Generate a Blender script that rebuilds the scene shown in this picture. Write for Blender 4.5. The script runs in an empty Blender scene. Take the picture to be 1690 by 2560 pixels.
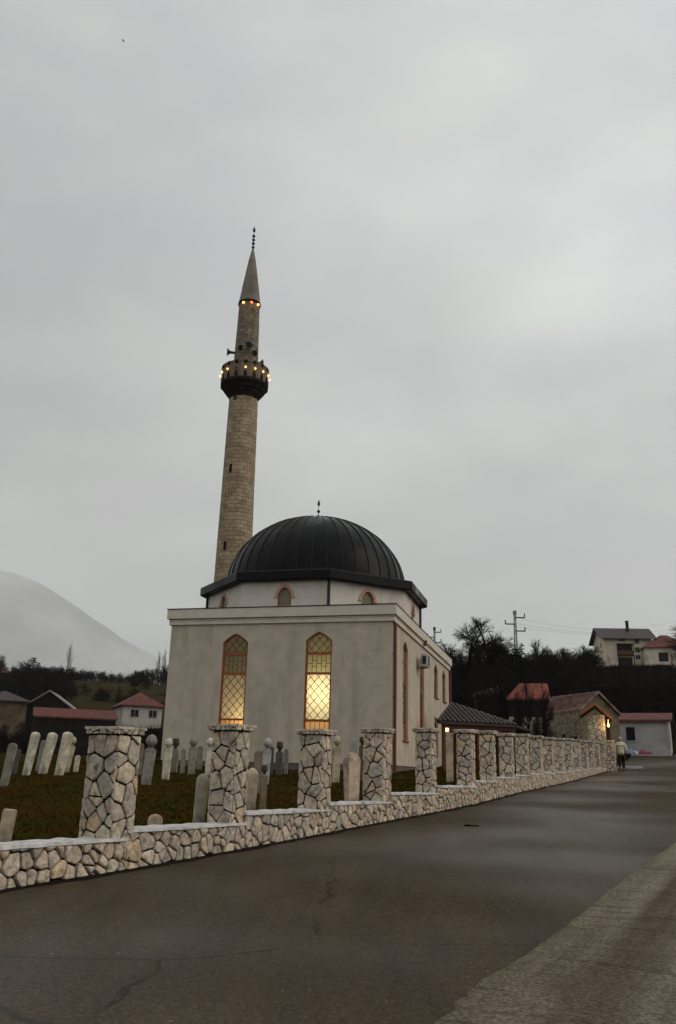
import bpy, math, random
import numpy as np
from mathutils import Vector, Matrix, noise
from mathutils.geometry import tessellate_polygon
SC = bpy.context.scene
R = math.radians
# ------------------------------------------------------------------ camera
FPX, PITCH, ROLL, EYE = 2130.9, R(17.05), R(1.487), 1.6
cam = bpy.data.cameras.new('camera'); camo = bpy.data.objects.new('camera', cam)
SC.collection.objects.link(camo); SC.camera = camo
cam.sensor_fit = 'VERTICAL'; cam.sensor_height = 24.0; cam.lens = 24.0*FPX/2560.0
cam.clip_start = 0.1; cam.clip_end = 30000
_F = Vector((0, math.cos(PITCH), math.sin(PITCH))); _U = Vector((0, -math.sin(PITCH), math.cos(PITCH))); _X = Vector((1, 0, 0))
_c, _s = math.cos(ROLL), math.sin(ROLL)
cx_ = _X*_c + _U*_s*1.0; cy_ = -_X*_s + _U*_c
# image right = c*X + s*V' (see ray()); keep an orthonormal frame
IR = _X*_c - _U*(-_s); IU = _X*(-_s) + _U*_c
camo.matrix_world = Matrix.Translation((0, 0, EYE)) @ Matrix((IR, IU, -_F)).transposed().to_4x4()
SC.render.resolution_x, SC.render.resolution_y = 676, 1024
def ray(px, py):
    return _F*FPX + IR*(px-845) + IU*(1280-py)
def at(px, py, Y):
    d = ray(px, py); return Vector((0, 0, EYE)) + d*(Y/d.y)
# ------------------------------------------------------------------ light
SC.view_settings.view_transform = 'Standard'; SC.view_settings.look = 'None'
SC.view_settings.exposure = 0.25; SC.cycles.volume_bounces = 4; SC.cycles.max_bounces = 8; SC.view_settings.gamma = 1.0
W_ = bpy.data.worlds.new('World'); SC.world = W_; W_.use_nodes = True
nt = W_.node_tree; N = nt.nodes; L = nt.links; N.clear()
out = N.new('ShaderNodeOutputWorld'); bg = N.new('ShaderNodeBackground'); L.new(bg.outputs[0], out.inputs[0])
SUN_AZ, SUN_EL = R(100), R(30)
sky = N.new('ShaderNodeTexSky'); sky.sky_type = 'NISHITA'; sky.sun_disc = False
sky.sun_elevation = SUN_EL; sky.sun_rotation = SUN_AZ; sky.air_density = 2.0; sky.dust_density = 4.0
bg.inputs[1].default_value = 0.1
tc = N.new('ShaderNodeTexCoord')
def wmap(sc, loc=(0, 0, 0)):
    m = N.new('ShaderNodeMapping'); m.inputs['Scale'].default_value = sc; m.inputs['Location'].default_value = loc
    L.new(tc.outputs['Generated'], m.inputs[0]); return m.outputs[0]
def wnoise(vec, s, det=4, rough=.5, dist=0.):
    n = N.new('ShaderNodeTexNoise'); n.inputs['Scale'].default_value = s; n.inputs['Detail'].default_value = det
    n.inputs['Roughness'].default_value = rough; n.inputs['Distortion'].default_value = dist; L.new(vec, n.inputs['Vector']); return n.outputs[0]
def wramp(fac, stops):
    r = N.new('ShaderNodeValToRGB'); L.new(fac, r.inputs[0]); e = r.color_ramp.elements
    while len(e) < len(stops): e.new(.5)
    for k, (p, c) in enumerate(stops): e[k].position = p; e[k].color = (*c, 1)
    return r.outputs[0]
def wmix(f, a, b, mode='MIX'):
    m = N.new('ShaderNodeMix'); m.data_type = 'RGBA'; m.blend_type = mode
    if isinstance(f, float): m.inputs[0].default_value = f
    else: L.new(f, m.inputs[0])
    L.new(a, m.inputs[6]) if not isinstance(a, tuple) else setattr(m.inputs[6], 'default_value', (*a, 1))
    L.new(b, m.inputs[7]) if not isinstance(b, tuple) else setattr(m.inputs[7], 'default_value', (*b, 1))
    return m.outputs[2]
n1 = wnoise(wmap((1, 1, 2.2), (3.1, .4, 0)), 1.6, 4, .45, .3)
n2 = wnoise(wmap((1, 1, 3.0), (0, 2.0, 1.0)), 4.5, 5, .5, .2)
c1 = wramp(n1, [(.33, (4.3, 4.45, 4.55)), (.5, (5.2, 5.35, 5.35)), (.68, (6.2, 6.4, 6.4))])
c2 = wramp(n2, [(.35, (.955, .925, .95)), (.65, (1.02, 1.035, 1.005))])
cl = wmix(1.0, c1, c2, 'MULTIPLY')
sep = N.new('ShaderNodeSeparateXYZ'); L.new(tc.outputs['Generated'], sep.inputs[0])
grad = wramp(sep.outputs['Z'], [(0.0, (.78, .80, .80)), (.14, (.95, .965, .96)), (.35, (.98, .985, .97)), (.75, (1.2, 1.2, 1.18))])
cl = wmix(1.0, cl, grad, 'MULTIPLY')
xr_ = N.new('ShaderNodeMapRange'); xr_.inputs[1].default_value = -.45; xr_.inputs[2].default_value = .35; L.new(sep.outputs['X'], xr_.inputs[0])
cl = wmix(1.0, cl, wramp(xr_.outputs[0], [(0, (.90, .90, .895)), (1, (1.06, 1.06, 1.065))]), 'MULTIPLY')
L.new(wmix(.94, sky.outputs[0], cl), bg.inputs[0])
sl = bpy.data.lights.new('sun', 'SUN'); sl.energy = .9; sl.angle = R(45); sl.color = (1, .93, .80)
so = bpy.data.objects.new('sun', sl); SC.collection.objects.link(so)
so.rotation_euler = Vector((-math.sin(SUN_AZ)*math.cos(SUN_EL), -math.cos(SUN_AZ)*math.cos(SUN_EL), -math.sin(SUN_EL))).to_track_quat('-Z', 'Y').to_euler()

# ------------------------------------------------------------------ helpers
COL = SC.collection
rnd = random.Random(7)
def tag(o, label=None, cat=None, group=None, kind=None):
    if label: o['label'] = label
    if cat: o['category'] = cat
    if group: o['group'] = group
    if kind: o['kind'] = kind
    return o
def empty(name, loc=(0, 0, 0), rz=0, label=None, cat=None, group=None, kind=None):
    o = bpy.data.objects.new(name, None); COL.objects.link(o); o.location = loc; o.rotation_euler = (0, 0, rz)
    o.empty_display_size = .3
    return tag(o, label, cat, group, kind)
class MB:
    def __init__(s): s.v = []; s.f = []; s.m = []; s.c = []; s.uv = None
    def add(s, vs, fs, mi=0, col=(1, 1, 1)):
        b = len(s.v); s.v += [tuple(v) for v in vs]; s.c += [col]*len(vs)
        s.f += [tuple(i+b for i in f) for f in fs]; s.m += [mi]*len(fs)
    def box(s, c, d, rz=0, mi=0, M=None, col=(1, 1, 1)):
        hx, hy, hz = d[0]/2, d[1]/2, d[2]/2
        vs = [Vector((x*hx, y*hy, z*hz)) for z in (-1, 1) for y in (-1, 1) for x in (-1, 1)]
        if M is None: M = Matrix.Rotation(rz, 3, 'Z')
        vs = [M @ v + Vector(c) for v in vs]
        s.add(vs, [(0, 2, 3, 1), (4, 5, 7, 6), (0, 1, 5, 4), (2, 6, 7, 3), (0, 4, 6, 2), (1, 3, 7, 5)], mi, col)
    def tube(s, a, b, r0, r1=None, n=8, mi=0, cap=True, col=(1, 1, 1)):
        a = Vector(a); b = Vector(b); r1 = r0 if r1 is None else r1
        d = (b-a); 
        if d.length < 1e-6: return
        d.normalize(); u = d.orthogonal().normalized(); w = d.cross(u)
        vs = []
        for p, r in ((a, r0), (b, r1)):
            for k in range(n):
                t = 2*math.pi*k/n; vs.append(p + u*(r*math.cos(t)) + w*(r*math.sin(t)))
        fs = [(k, (k+1) % n, n+(k+1) % n, n+k) for k in range(n)]
        if cap: fs += [tuple(reversed(range(n))), tuple(range(n, 2*n))]
        s.add(vs, fs, mi, col)
    def lathe(s, prof, n=24, c=(0, 0, 0), ph=0, mi=0, cap=True):
        vs = []; fs = []
        for r, z in prof:
            for k in range(n):
                t = ph+2*math.pi*k/n; vs.append((c[0]+r*math.cos(t), c[1]+r*math.sin(t), c[2]+z))
        for j in range(len(prof)-1):
            for k in range(n):
                fs.append((j*n+k, j*n+(k+1) % n, (j+1)*n+(k+1) % n, (j+1)*n+k))
        if cap:
            fs.append(tuple(reversed(range(n)))); fs.append(tuple(range((len(prof)-1)*n, len(prof)*n)))
        s.add(vs, fs, mi)
    def prism(s, pts, off, mi=0, col=(1, 1, 1)):      # polygon pts (3D) extruded by vector off
        n = len(pts); off = Vector(off); pts = [Vector(p) for p in pts]
        tri = tessellate_polygon([pts])
        fs = [tuple(t) for t in tri] + [tuple(n+i for i in reversed(t)) for t in tri]
        fs += [(k, n+k, n+(k+1) % n, (k+1) % n) for k in range(n)]
        s.add(pts+[p+off for p in pts], fs, mi, col)
    def build(s, name, mat, parent=None, smooth=False, loc=None, bevel=0, recalc=True):
        me = bpy.data.meshes.new(name); me.from_pydata(s.v, [], s.f)
        mats = mat if isinstance(mat, (list, tuple)) else [mat]
        for m in mats: me.materials.append(m)
        me.polygons.foreach_set('material_index', s.m)
        if any(c != (1, 1, 1) for c in s.c):
            ca = me.color_attributes.new('tone', 'FLOAT_COLOR', 'POINT')
            ca.data.foreach_set('color', [x for c in s.c for x in (*c[:3], 1)])
        if s.uv:
            ul = me.uv_layers.new(name='UVMap')
            li = np.zeros(len(me.loops), dtype=np.int32); me.loops.foreach_get('vertex_index', li)
            ul.data.foreach_set('uv', np.array(s.uv, dtype=np.float32)[li].ravel())
        if smooth: me.polygons.foreach_set('use_smooth', [True]*len(me.polygons))
        if recalc:
            import bmesh
            bm = bmesh.new(); bm.from_mesh(me); bmesh.ops.recalc_face_normals(bm, faces=bm.faces); bm.to_mesh(me); bm.free()
        me.update()
        o = bpy.data.objects.new(name, me); COL.objects.link(o)
        if parent is not None: o.parent = parent
        if loc is not None: o.location = loc
        if bevel:
            b = o.modifiers.new('bevel', 'BEVEL'); b.width = bevel; b.segments = 2; b.limit_method = 'ANGLE'
        return o
def mesh_np(name, V, F, mat, parent=None, cols=None):
    me = bpy.data.meshes.new(name); V = np.asarray(V, np.float32); F = np.asarray(F, np.int32); k = F.shape[1]
    me.vertices.add(len(V)); me.vertices.foreach_set('co', V.ravel())
    me.loops.add(F.size); me.loops.foreach_set('vertex_index', F.ravel())
    me.polygons.add(len(F)); me.polygons.foreach_set('loop_start', np.arange(0, F.size, k, dtype=np.int32))
    me.polygons.foreach_set('loop_total', np.full(len(F), k, np.int32))
    me.update(calc_edges=True); me.validate()
    if cols is not None:
        ca = me.color_attributes.new('tone', 'FLOAT_COLOR', 'POINT'); ca.data.foreach_set('color', np.c_[cols, np.ones(len(cols))].astype(np.float32).ravel())
    me.materials.append(mat)
    o = bpy.data.objects.new(name, me); COL.objects.link(o)
    if parent is not None: o.parent = parent
    return o
# ---- materials
def mat(name, col, rough=.8, var=.25, scale=6., bump=.2, bscale=40., metal=0., spec=.4, tone=False, hue=None, dirt=None, stretch=(1, 1, 1), coord='Object', wet=None, bdist=.01):
    m = bpy.data.materials.new(name); m.use_nodes = True; t = m.node_tree; n = t.nodes; l = t.links
    b = n['Principled BSDF']; b.inputs['Roughness'].default_value = rough; b.inputs['Metallic'].default_value = metal
    b.inputs['Specular IOR Level'].default_value = spec if spec != .4 else (.06 if rough >= .8 else .25)
    tc = n.new('ShaderNodeTexCoord'); mp = n.new('ShaderNodeMapping'); mp.inputs['Scale'].default_value = stretch; l.new(tc.outputs[coord], mp.inputs[0]); vec = mp.outputs[0]
    def noi(s, d=6, r=.6):
        x = n.new('ShaderNodeTexNoise'); x.inputs['Scale'].default_value = s; x.inputs['Detail'].default_value = d; x.inputs['Roughness'].default_value = r; l.new(vec, x.inputs['Vector']); return x
    def ramp(f, a, bb, p0=.3, p1=.7):
        x = n.new('ShaderNodeValToRGB'); e = x.color_ramp.elements; e[0].position = p0; e[1].position = p1; e[0].color = (*a, 1); e[1].color = (*bb, 1); l.new(f, x.inputs[0]); return x.outputs[0]
    def mul(a, bb, mode='MULTIPLY', f=1.0):
        x = n.new('ShaderNodeMix'); x.data_type = 'RGBA'; x.blend_type = mode
        if isinstance(f, float): x.inputs[0].default_value = f
        else: l.new(f, x.inputs[0])
        l.new(a, x.inputs[6]); l.new(bb, x.inputs[7]); return x.outputs[2]
    lo = tuple(c*(1-var) for c in col); hi = tuple(min(1, c*(1+var)) for c in col)
    if hue: hi = tuple(a*(1+var) for a in hue)
    c = ramp(noi(scale).outputs[0], lo, hi)
    c = mul(c, ramp(noi(bscale, 4, .7).outputs[0], (1-var*.6,)*3, (1+var*.35,)*3, .3, .7))
    if tone:
        a = n.new('ShaderNodeAttribute'); a.attribute_name = 'tone'; c = mul(c, a.outputs['Color'])
    if dirt:
        dcol, ds, p0, p1, st = dirt
        mp2 = n.new('ShaderNodeMapping'); mp2.inputs['Scale'].default_value = st; l.new(tc.outputs[coord], mp2.inputs[0])
        x = n.new('ShaderNodeTexNoise'); x.inputs['Scale'].default_value = ds; x.inputs['Detail'].default_value = 5; l.new(mp2.outputs[0], x.inputs['Vector'])
        d = n.new('ShaderNodeRGB'); d.outputs[0].default_value = (*dcol, 1)
        f = ramp(x.outputs[0], (0, 0, 0), (1, 1, 1), p0, p1)
        c = mul(c, d.outputs[0], 'MIX', f)
    l.new(c, b.inputs['Base Color'])
    if wet:
        r = n.new('ShaderNodeMapRange'); r.inputs[1].default_value = .35; r.inputs[2].default_value = .65; r.inputs[3].default_value = wet[0]; r.inputs[4].default_value = wet[1]
        l.new(noi(wet[2], 3, .5).outputs[0], r.inputs[0]); l.new(r.outputs[0], b.inputs['Roughness'])
    if bump:
        bp = n.new('ShaderNodeBump'); bp.inputs['Strength'].default_value = bump; bp.inputs['Distance'].default_value = bdist; l.new(noi(bscale, 5, .65).outputs[0], bp.inputs['Height']); l.new(bp.outputs[0], b.inputs['Normal'])
    m['b'] = 1
    return m
def emis(name, col, strength, base=(.3, .3, .3)):
    m = bpy.data.materials.new(name); m.use_nodes = True; b = m.node_tree.nodes['Principled BSDF']
    b.inputs['Base Color'].default_value = (*base, 1); b.inputs['Emission Color'].default_value = (*col, 1); b.inputs['Emission Strength'].default_value = strength
    return m
M = {}
M['plaster'] = mat('plaster', (.51, .44, .355), .9, .13, 1.6, .6, 28, dirt=((.31, .26, .205), 1.5, .50, .92, (1, 1, .16)))
M['plaster_white'] = mat('plaster_white', (.66, .60, .54), .9, .07, 2, .25, 60, dirt=((.42, .37, .32), 1.5, .58, .9, (1, 1, .4)))
M['trim'] = mat('trim', (.62, .56, .48), .85, .08, 2, .2, 50, dirt=((.34, .29, .25), 1.3, .55, .9, (.6, .6, 1.4)))
M['pink_trim'] = mat('pink_trim', (.55, .33, .26), .85, .12, 5, .1)
M['plinth'] = mat('plinth', (.13, .115, .10), .9, .2, 4)
M['metal_black'] = mat('metal_black', (.003, .003, .004), .42, .35, 1.5, .05, 20, spec=.11, wet=(.26, .46, .8))
M['metal_pipe'] = mat('metal_pipe', (.012, .012, .014), .5, .2, 3, 0)
M['pipe_brown'] = mat('pipe_brown', (.13, .028, .014), .5, .2, 3, .05)
M['wood_frame'] = mat('wood_frame', (.33, .085, .025), .6, .2, 8, .1, stretch=(1, 1, .2))
M['wood_dark'] = mat('wood_dark', (.09, .027, .013), .65, .3, 8, .2, stretch=(1, 1, .3))
M['wood_post'] = mat('wood_post', (.11, .034, .014), .65, .3, 8, .2, stretch=(1, 1, .3))
M['wood_brown'] = mat('wood_brown', (.22, .08, .035), .6, .3, 8, .2, stretch=(1, 1, .3))
M['stone'] = mat('rubble_stone', (.54, .475, .40), .88, .34, 11, 1., 24, tone=True, dirt=((.12, .10, .08), 9, .54, .76, (1, 1, 1)), bdist=.03, spec=.2)
M['mortar'] = mat('mortar', (.009, .007, .006), .95, .4, 12, .5)
M['coping'] = mat('coping', (.56, .54, .53), .6, .25, 6, .8, 14, dirt=((.22, .20, .18), 5, .52, .75, (1, 1, 1)))
M['grave'] = mat('grave_stone', (.42, .385, .33), .85, .35, 7, .8, 16, tone=True, dirt=((.10, .085, .06), 5, .48, .74, (1, 1, .4)))
M['asphalt'] = None
M['tile'] = mat('roof_tile', (.125, .036, .027), .75, .45, 3, .4, 20, dirt=((.05, .035, .03), 1.2, .5, .8, (1, 1, 1)))
M['tile_dark'] = mat('roof_tile_dark', (.045, .028, .028), .55, .4, 4, .4, 20)
M['tile_wet'] = mat('roof_tile_wet', (.05, .032, .034), .38, .4, 4, .3, 20, spec=.45)
M['tile_red'] = mat('roof_tile_red', (.23, .062, .04), .75, .5, 3, .4, 20, dirt=((.05, .03, .025), 1.6, .48, .75, (1, 1, 1)))
M['tile_pale'] = mat('roof_tile_pale', (.27, .15, .135), .7, .5, 2.5, .4, 14, dirt=((.10, .05, .045), 2, .45, .7, (1, 1, 1)))
M['house_cream'] = mat('house_cream', (.60, .52, .40), .9, .2, .8, .2, 10, dirt=((.14, .11, .08), .6, .55, .85, (1, 1, .5)))
M['house_brown'] = mat('house_brown', (.10, .075, .045), .9, .5, .8, .2, 10)
M['house_white'] = mat('house_white', (.42, .38, .34), .9, .2, .8, .2, 10, dirt=((.16, .13, .11), .7, .55, .85, (1, 1, .5)))
M['house_grey'] = mat('house_grey', (.40, .38, .38), .9, .2, .8, .2, 10, dirt=((.14, .13, .13), .7, .55, .85, (1, 1, .5)))
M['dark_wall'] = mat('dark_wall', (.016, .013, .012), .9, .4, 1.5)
M['pane_dark'] = mat('window_dark', (.007, .007, .009), .3, .2, 2, 0, spec=.12)
M['bark'] = mat('bark', (.012, .009, .008), .95, .35, 4, .3)
M['twig'] = mat('twig', (.013, .010, .010), .95, .35, 1.5, 0)
M['needle'] = mat('needles', (.008, .012, .008), .9, .4, 1.5, 0)
M['steel'] = mat('galvanised_steel', (.20, .20, .21), .6, .2, 3, 0)
M['scrub'] = mat('scrub', (.008, .006, .005), .95, .5, .15, 0, tone=True)
def two_col(name, a, b, scale, bump=.5, bs=8, c3=None):
    m = bpy.data.materials.new(name); m.use_nodes = True; n = m.node_tree.nodes; l = m.node_tree.links; B = n['Principled BSDF']
    B.inputs['Roughness'].default_value = .95; B.inputs['Specular IOR Level'].default_value = .0
    tc = n.new('ShaderNodeTexCoord'); x = n.new('ShaderNodeTexNoise'); x.inputs['Scale'].default_value = scale; x.inputs['Detail'].default_value = 8; x.inputs['Roughness'].default_value = .65; l.new(tc.outputs['Object'], x.inputs['Vector'])
    r = n.new('ShaderNodeValToRGB'); e = r.color_ramp.elements; e[0].position = .36; e[1].position = .64; e[0].color = (*a, 1); e[1].color = (*b, 1); l.new(x.outputs[0], r.inputs[0])
    y = n.new('ShaderNodeTexNoise'); y.inputs['Scale'].default_value = bs; y.inputs['Detail'].default_value = 6; l.new(tc.outputs['Object'], y.inputs['Vector'])
    bp = n.new('ShaderNodeBump'); bp.inputs['Strength'].default_value = bump; bp.inputs['Distance'].default_value = .1; l.new(y.outputs[0], bp.inputs['Height']); l.new(bp.outputs[0], B.inputs['Normal'])
    l.new(r.outputs[0], B.inputs['Base Color']); return m
M['soil'] = two_col('turf', (.040, .020, .005), (.032, .029, .005), .9, .8, 12)
M['hill'] = two_col('hillside', (.006, .005, .004), (.014, .011, .006), .05, .6, .5)
M['meadow'] = two_col('meadow', (.026, .020, .009), (.044, .037, .015), .06, .5, .5)

# ------------------------------------------------------------------ terrain
def lerp_tab(x, tab):
    if x <= tab[0][0]: return tab[0][1]
    for (a, b), (c, d) in zip(tab, tab[1:]):
        if x <= c:
            return b+(d-b)*(x-a)/(c-a)
    return tab[-1][1]
def sstep(a, b, x):
    t = min(1, max(0, (x-a)/(b-a))); return t*t*(3-2*t)
DS = (math.sin(R(28)), math.cos(R(28)))
RT = [(-60, -.6), (-10, .10), (0, .27), (6.6, .385), (8.25, .43), (10.6, .525), (12.9, .635), (15.2, .741), (17.5, .85), (19.7, .96), (25.9, 1.213), (35.3, 1.52), (41, 1.76), (48, 2.05), (50, 2.14), (56, 2.5), (62, 2.97), (66, 3.35), (72, 3.8), (90, 4.5), (140, 5)]
def road_s(s):
    return (lerp_tab(s-1.5, RT)+lerp_tab(s, RT)*2+lerp_tab(s+1.5, RT))/4
def road_z(x, y): return road_s(x*DS[0]+y*DS[1])
KD = 4049.0
def wall_pt(px):                       # plan position of the fence line seen at pixel column px
    tot = 380-.2086*(px-285) if px <= 1167 else 196-.31*(px-1167)
    Y = KD/tot; p = at(px, 1990, Y); return (p.x, Y)
A_ = wall_pt(-260); P6 = wall_pt(1167); E_ = wall_pt(1519)
def unit(a, b):
    d = Vector((b[0]-a[0], b[1]-a[1])); return d.normalized()
U1 = unit(A_, P6); U2 = unit(P6, E_); N1 = Vector((U1.y, -U1.x)); N2 = Vector((U2.y, -U2.x))
def side(x, y):
    v = Vector((x-P6[0], y-P6[1]))
    return v.dot(N1) if v.dot(U1) < 0 else v.dot(N2)
def hill_h(x, y):
    r = math.hypot(x, y)
    if y <= 0: return 0
    a = math.degrees(math.atan2(x, y))
    st = lerp_tab(a, [(-30, 104), (-6, 98), (5, 66), (15, 66), (21, 70), (40, 70)])
    sl = lerp_tab(a, [(-30, .165), (-6, .165), (5, .20), (12, .20), (17, .18), (30, .18)])
    cp = lerp_tab(a, [(-30, 27.5), (-8, 28.5), (5, 23), (11, 21.5), (18, 21), (30, 22)])
    h = max(0, sl*(r-st))
    k = cp*.9
    if h > k*.6: h = k*.6+(cp-k*.6)*(1-math.exp(-(h-k*.6)/(cp-k*.6)))
    if r > 320: h -= min(h+20, (r-320)*.03)
    h *= (1+.05*noise.noise((x*.02, y*.02, 0)))
    return h
def ground_z(x, y):
    s = x*DS[0]+y*DS[1]; n = side(x, y); z0 = road_s(s)
    if n > -.2: z = z0-.06
    else:
        pl = .72+.033*(min(y, 60)-10.5) if y > 0 else .3735
        w = sstep(.2, 6+.5*max(0, s-40), -n)
        z = (z0+.27)*(1-w)+pl*w
        z += .05*noise.noise((x*.5, y*.5, 1.))*sstep(.3, 2, -n)
    return z+hill_h(x, y)
def on_ground(px, py, y0=4, y1=400):
    a, b = y0, y1; Y = y0
    prev = None
    while Y < y1:
        p = at(px, py, Y); g = p.z-ground_z(p.x, p.y)
        if g < 0: break
        Y *= 1.01
    return at(px, py, Y)
# ground: one sheet out to the horizon
ts = [-300, -150, -80, -40, -25]+[-20+k*1.0 for k in range(0, 75)]+[56+k*3 for k in range(0, 30)]+[150+12*k for k in range(0, 20)]+[420, 520, 700, 1000, 2000, 5000]
ns = [-5000, -2000, -900, -500, -320, -240]+[-200+10*k for k in range(0, 12)]+[-80+4*k for k in range(0, 10)]+[-40+1.*k for k in range(0, 38)]+[-2.2, -1.5, -1, -.6, -.22, -.18, .5, 2, 4, 6, 8, 10, 13, 16, 20, 25, 32, 40, 50, 60, 72, 85, 100, 120, 140, 170, 200, 260, 350, 500, 900, 2000, 5000]
Nm = (N1+N2).normalized()
def line_at(t):
    return (Vector(P6)+U1*t) if t < 0 else (Vector(P6)+U2*t)
V = []; F = []
for t in ts:
    q = line_at(t-20)
    for n_ in ns:
        k = q+Nm*n_; V.append((k.x, k.y, ground_z(k.x, k.y)))
w = len(ns)
F = [(i*w+j, i*w+j+1, (i+1)*w+j+1, (i+1)*w+j) for i in range(len(ts)-1) for j in range(w-1)]
g = MB(); g.add(V, F)
for i, f in enumerate(g.f):
    c = [sum(g.v[k][a] for k in f)/4 for a in range(3)]
    r = math.hypot(c[0], c[1]); az = math.degrees(math.atan2(c[0], c[1]))
    g.m[i] = 0 if r < 62 and c[1] > -100 else (2 if (az < -10.5 and 128 < r < 235) else 1)
tag(g.build('ground', [M['soil'], M['hill'], M['meadow']], smooth=True), 'dark turf ground of the graveyard running back to the wooded hills', 'ground', kind='structure')

# road
def asphalt_mat():
    m = bpy.data.materials.new('wet_asphalt'); m.use_nodes = True; n = m.node_tree.nodes; l = m.node_tree.links; B = n['Principled BSDF']
    tc = n.new('ShaderNodeTexCoord')
    def noi(s, d=5, r=.6, st=(1, 1, 1), rot=0):
        mp = n.new('ShaderNodeMapping'); mp.inputs['Scale'].default_value = st; mp.inputs['Rotation'].default_value = (0, 0, rot); l.new(tc.outputs['Object'], mp.inputs[0])
        x = n.new('ShaderNodeTexNoise'); x.inputs['Scale'].default_value = s; x.inputs['Detail'].default_value = d; x.inputs['Roughness'].default_value = r; l.new(mp.outputs[0], x.inputs['Vector']); return x.outputs[0]
    def ramp(f, *st):
        x = n.new('ShaderNodeValToRGB'); e = x.color_ramp.elements
        while len(e) < len(st): e.new(.5)
        for k, (p, c) in enumerate(st): e[k].position = p; e[k].color = (*c, 1)
        l.new(f, x.inputs[0]); return x.outputs[0]
    def mul(a, b, mode='MULTIPLY', f=1.):
        x = n.new('ShaderNodeMix'); x.data_type = 'RGBA'; x.blend_type = mode
        if isinstance(f, float): x.inputs[0].default_value = f
        else: l.new(f, x.inputs[0])
        l.new(a, x.inputs[6]); l.new(b, x.inputs[7]); return x.outputs[2]
    c = ramp(noi(.35, 5, .6), (.35, (.043, .0318, .0205)), (.65, (.057, .0435, .0290)))
    c = mul(c, ramp(noi(.8, 5, .6, (3, .35, 1), R(28)), (.35, (.85, .85, .86)), (.65, (1.14, 1.12, 1.1))))
    c = mul(c, ramp(noi(14, 3, .8), (.36, (.78, .77, .76)), (.64, (1.22, 1.21, 1.19))))
    vs_ = n.new('ShaderNodeTexVoronoi'); vs_.inputs['Scale'].default_value = 17; l.new(tc.outputs['Object'], vs_.inputs['Vector'])
    pz = ramp(vs_.outputs['Distance'], (.10, (1, 1, 1)), (.16, (0, 0, 0))); pk = ramp(noi(9, 2, .5), (.60, (0, 0, 0)), (.64, (1, 1, 1)))
    gr = n.new('ShaderNodeRGB'); gr.outputs[0].default_value = (.24, .20, .16, 1); c = mul(c, gr.outputs[0], 'MIX', mul(pz, pk))
    c = mul(c, ramp(noi(45, 5, .8), (.34, (.48, .48, .48)), (.5, (1, 1, 1)), (.64, (1.9, 1.85, 1.75))))
    vor = n.new('ShaderNodeTexVoronoi'); vor.feature = 'DISTANCE_TO_EDGE'; vor.inputs['Scale'].default_value = .33
    mp = n.new('ShaderNodeMapping'); l.new(tc.outputs['Object'], mp.inputs[0])
    dn = n.new('ShaderNodeTexNoise'); dn.inputs['Scale'].default_value = 2.2; dn.inputs['Detail'].default_value = 6; l.new(tc.outputs['Object'], dn.inputs['Vector'])
    ad = n.new('ShaderNodeMix'); ad.data_type = 'VECTOR'; ad.inputs[0].default_value = .25; l.new(mp.outputs[0], ad.inputs[4]); l.new(dn.outputs[1], ad.inputs[5]); l.new(ad.outputs[1], vor.inputs['Vector'])
    crack = ramp(vor.outputs['Distance'], (0, (.35, .35, .35)), (.007, (1, 1, 1)))
    msk = ramp(noi(.5, 3), (.45, (0, 0, 0)), (.53, (1, 1, 1)))
    w = n.new('ShaderNodeRGB'); w.outputs[0].default_value = (1, 1, 1, 1)
    c = mul(c, mul(w.outputs[0], crack, 'MIX', msk))
    l.new(c, B.inputs['Base Color'])
    rr = n.new('ShaderNodeMapRange'); rr.inputs[1].default_value = .4; rr.inputs[2].default_value = .62; rr.inputs[3].default_value = .40; rr.inputs[4].default_value = .75
    l.new(noi(.16, 2, .5), rr.inputs[0]); l.new(rr.outputs[0], B.inputs['Roughness'])
    sp = n.new('ShaderNodeMapRange'); sp.inputs[1].default_value = .4; sp.inputs[2].default_value = .62; sp.inputs[3].default_value = .09; sp.inputs[4].default_value = .03; l.new(noi(.16, 2, .5), sp.inputs[0]); l.new(sp.outputs[0], B.inputs['Specular IOR Level'])
    bp = n.new('ShaderNodeBump'); bp.inputs['Strength'].default_value = .5; bp.inputs['Distance'].default_value = .006; l.new(noi(70, 4, .7), bp.inputs['Height']); l.new(bp.outputs[0], B.inputs['Normal'])
    return m
M['asphalt'] = asphalt_mat()
g = MB(); V = []
ts2 = [-45+.75*k for k in range(0, 145)]; ns2 = [-.1, 0, .3, .8, 1.5, 2.5, 3.5, 5, 6.5, 8, 9.5, 11, 13, 15]
for t in ts2:
    q = line_at(t)
    for n_ in ns2:
        k = q+Nm*n_; V.append((k.x, k.y, road_z(k.x, k.y)+.012*noise.noise((k.x*.4, k.y*.4, 3))))
w = len(ns2)
g.add(V, [(i*w+j, i*w+j+1, (i+1)*w+j+1, (i+1)*w+j) for i in range(len(ts2)-1) for j in range(w-1)])
tag(g.build('road', M['asphalt'], smooth=True), 'wet brown asphalt road climbing beside the stone fence', 'road', kind='structure')
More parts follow.
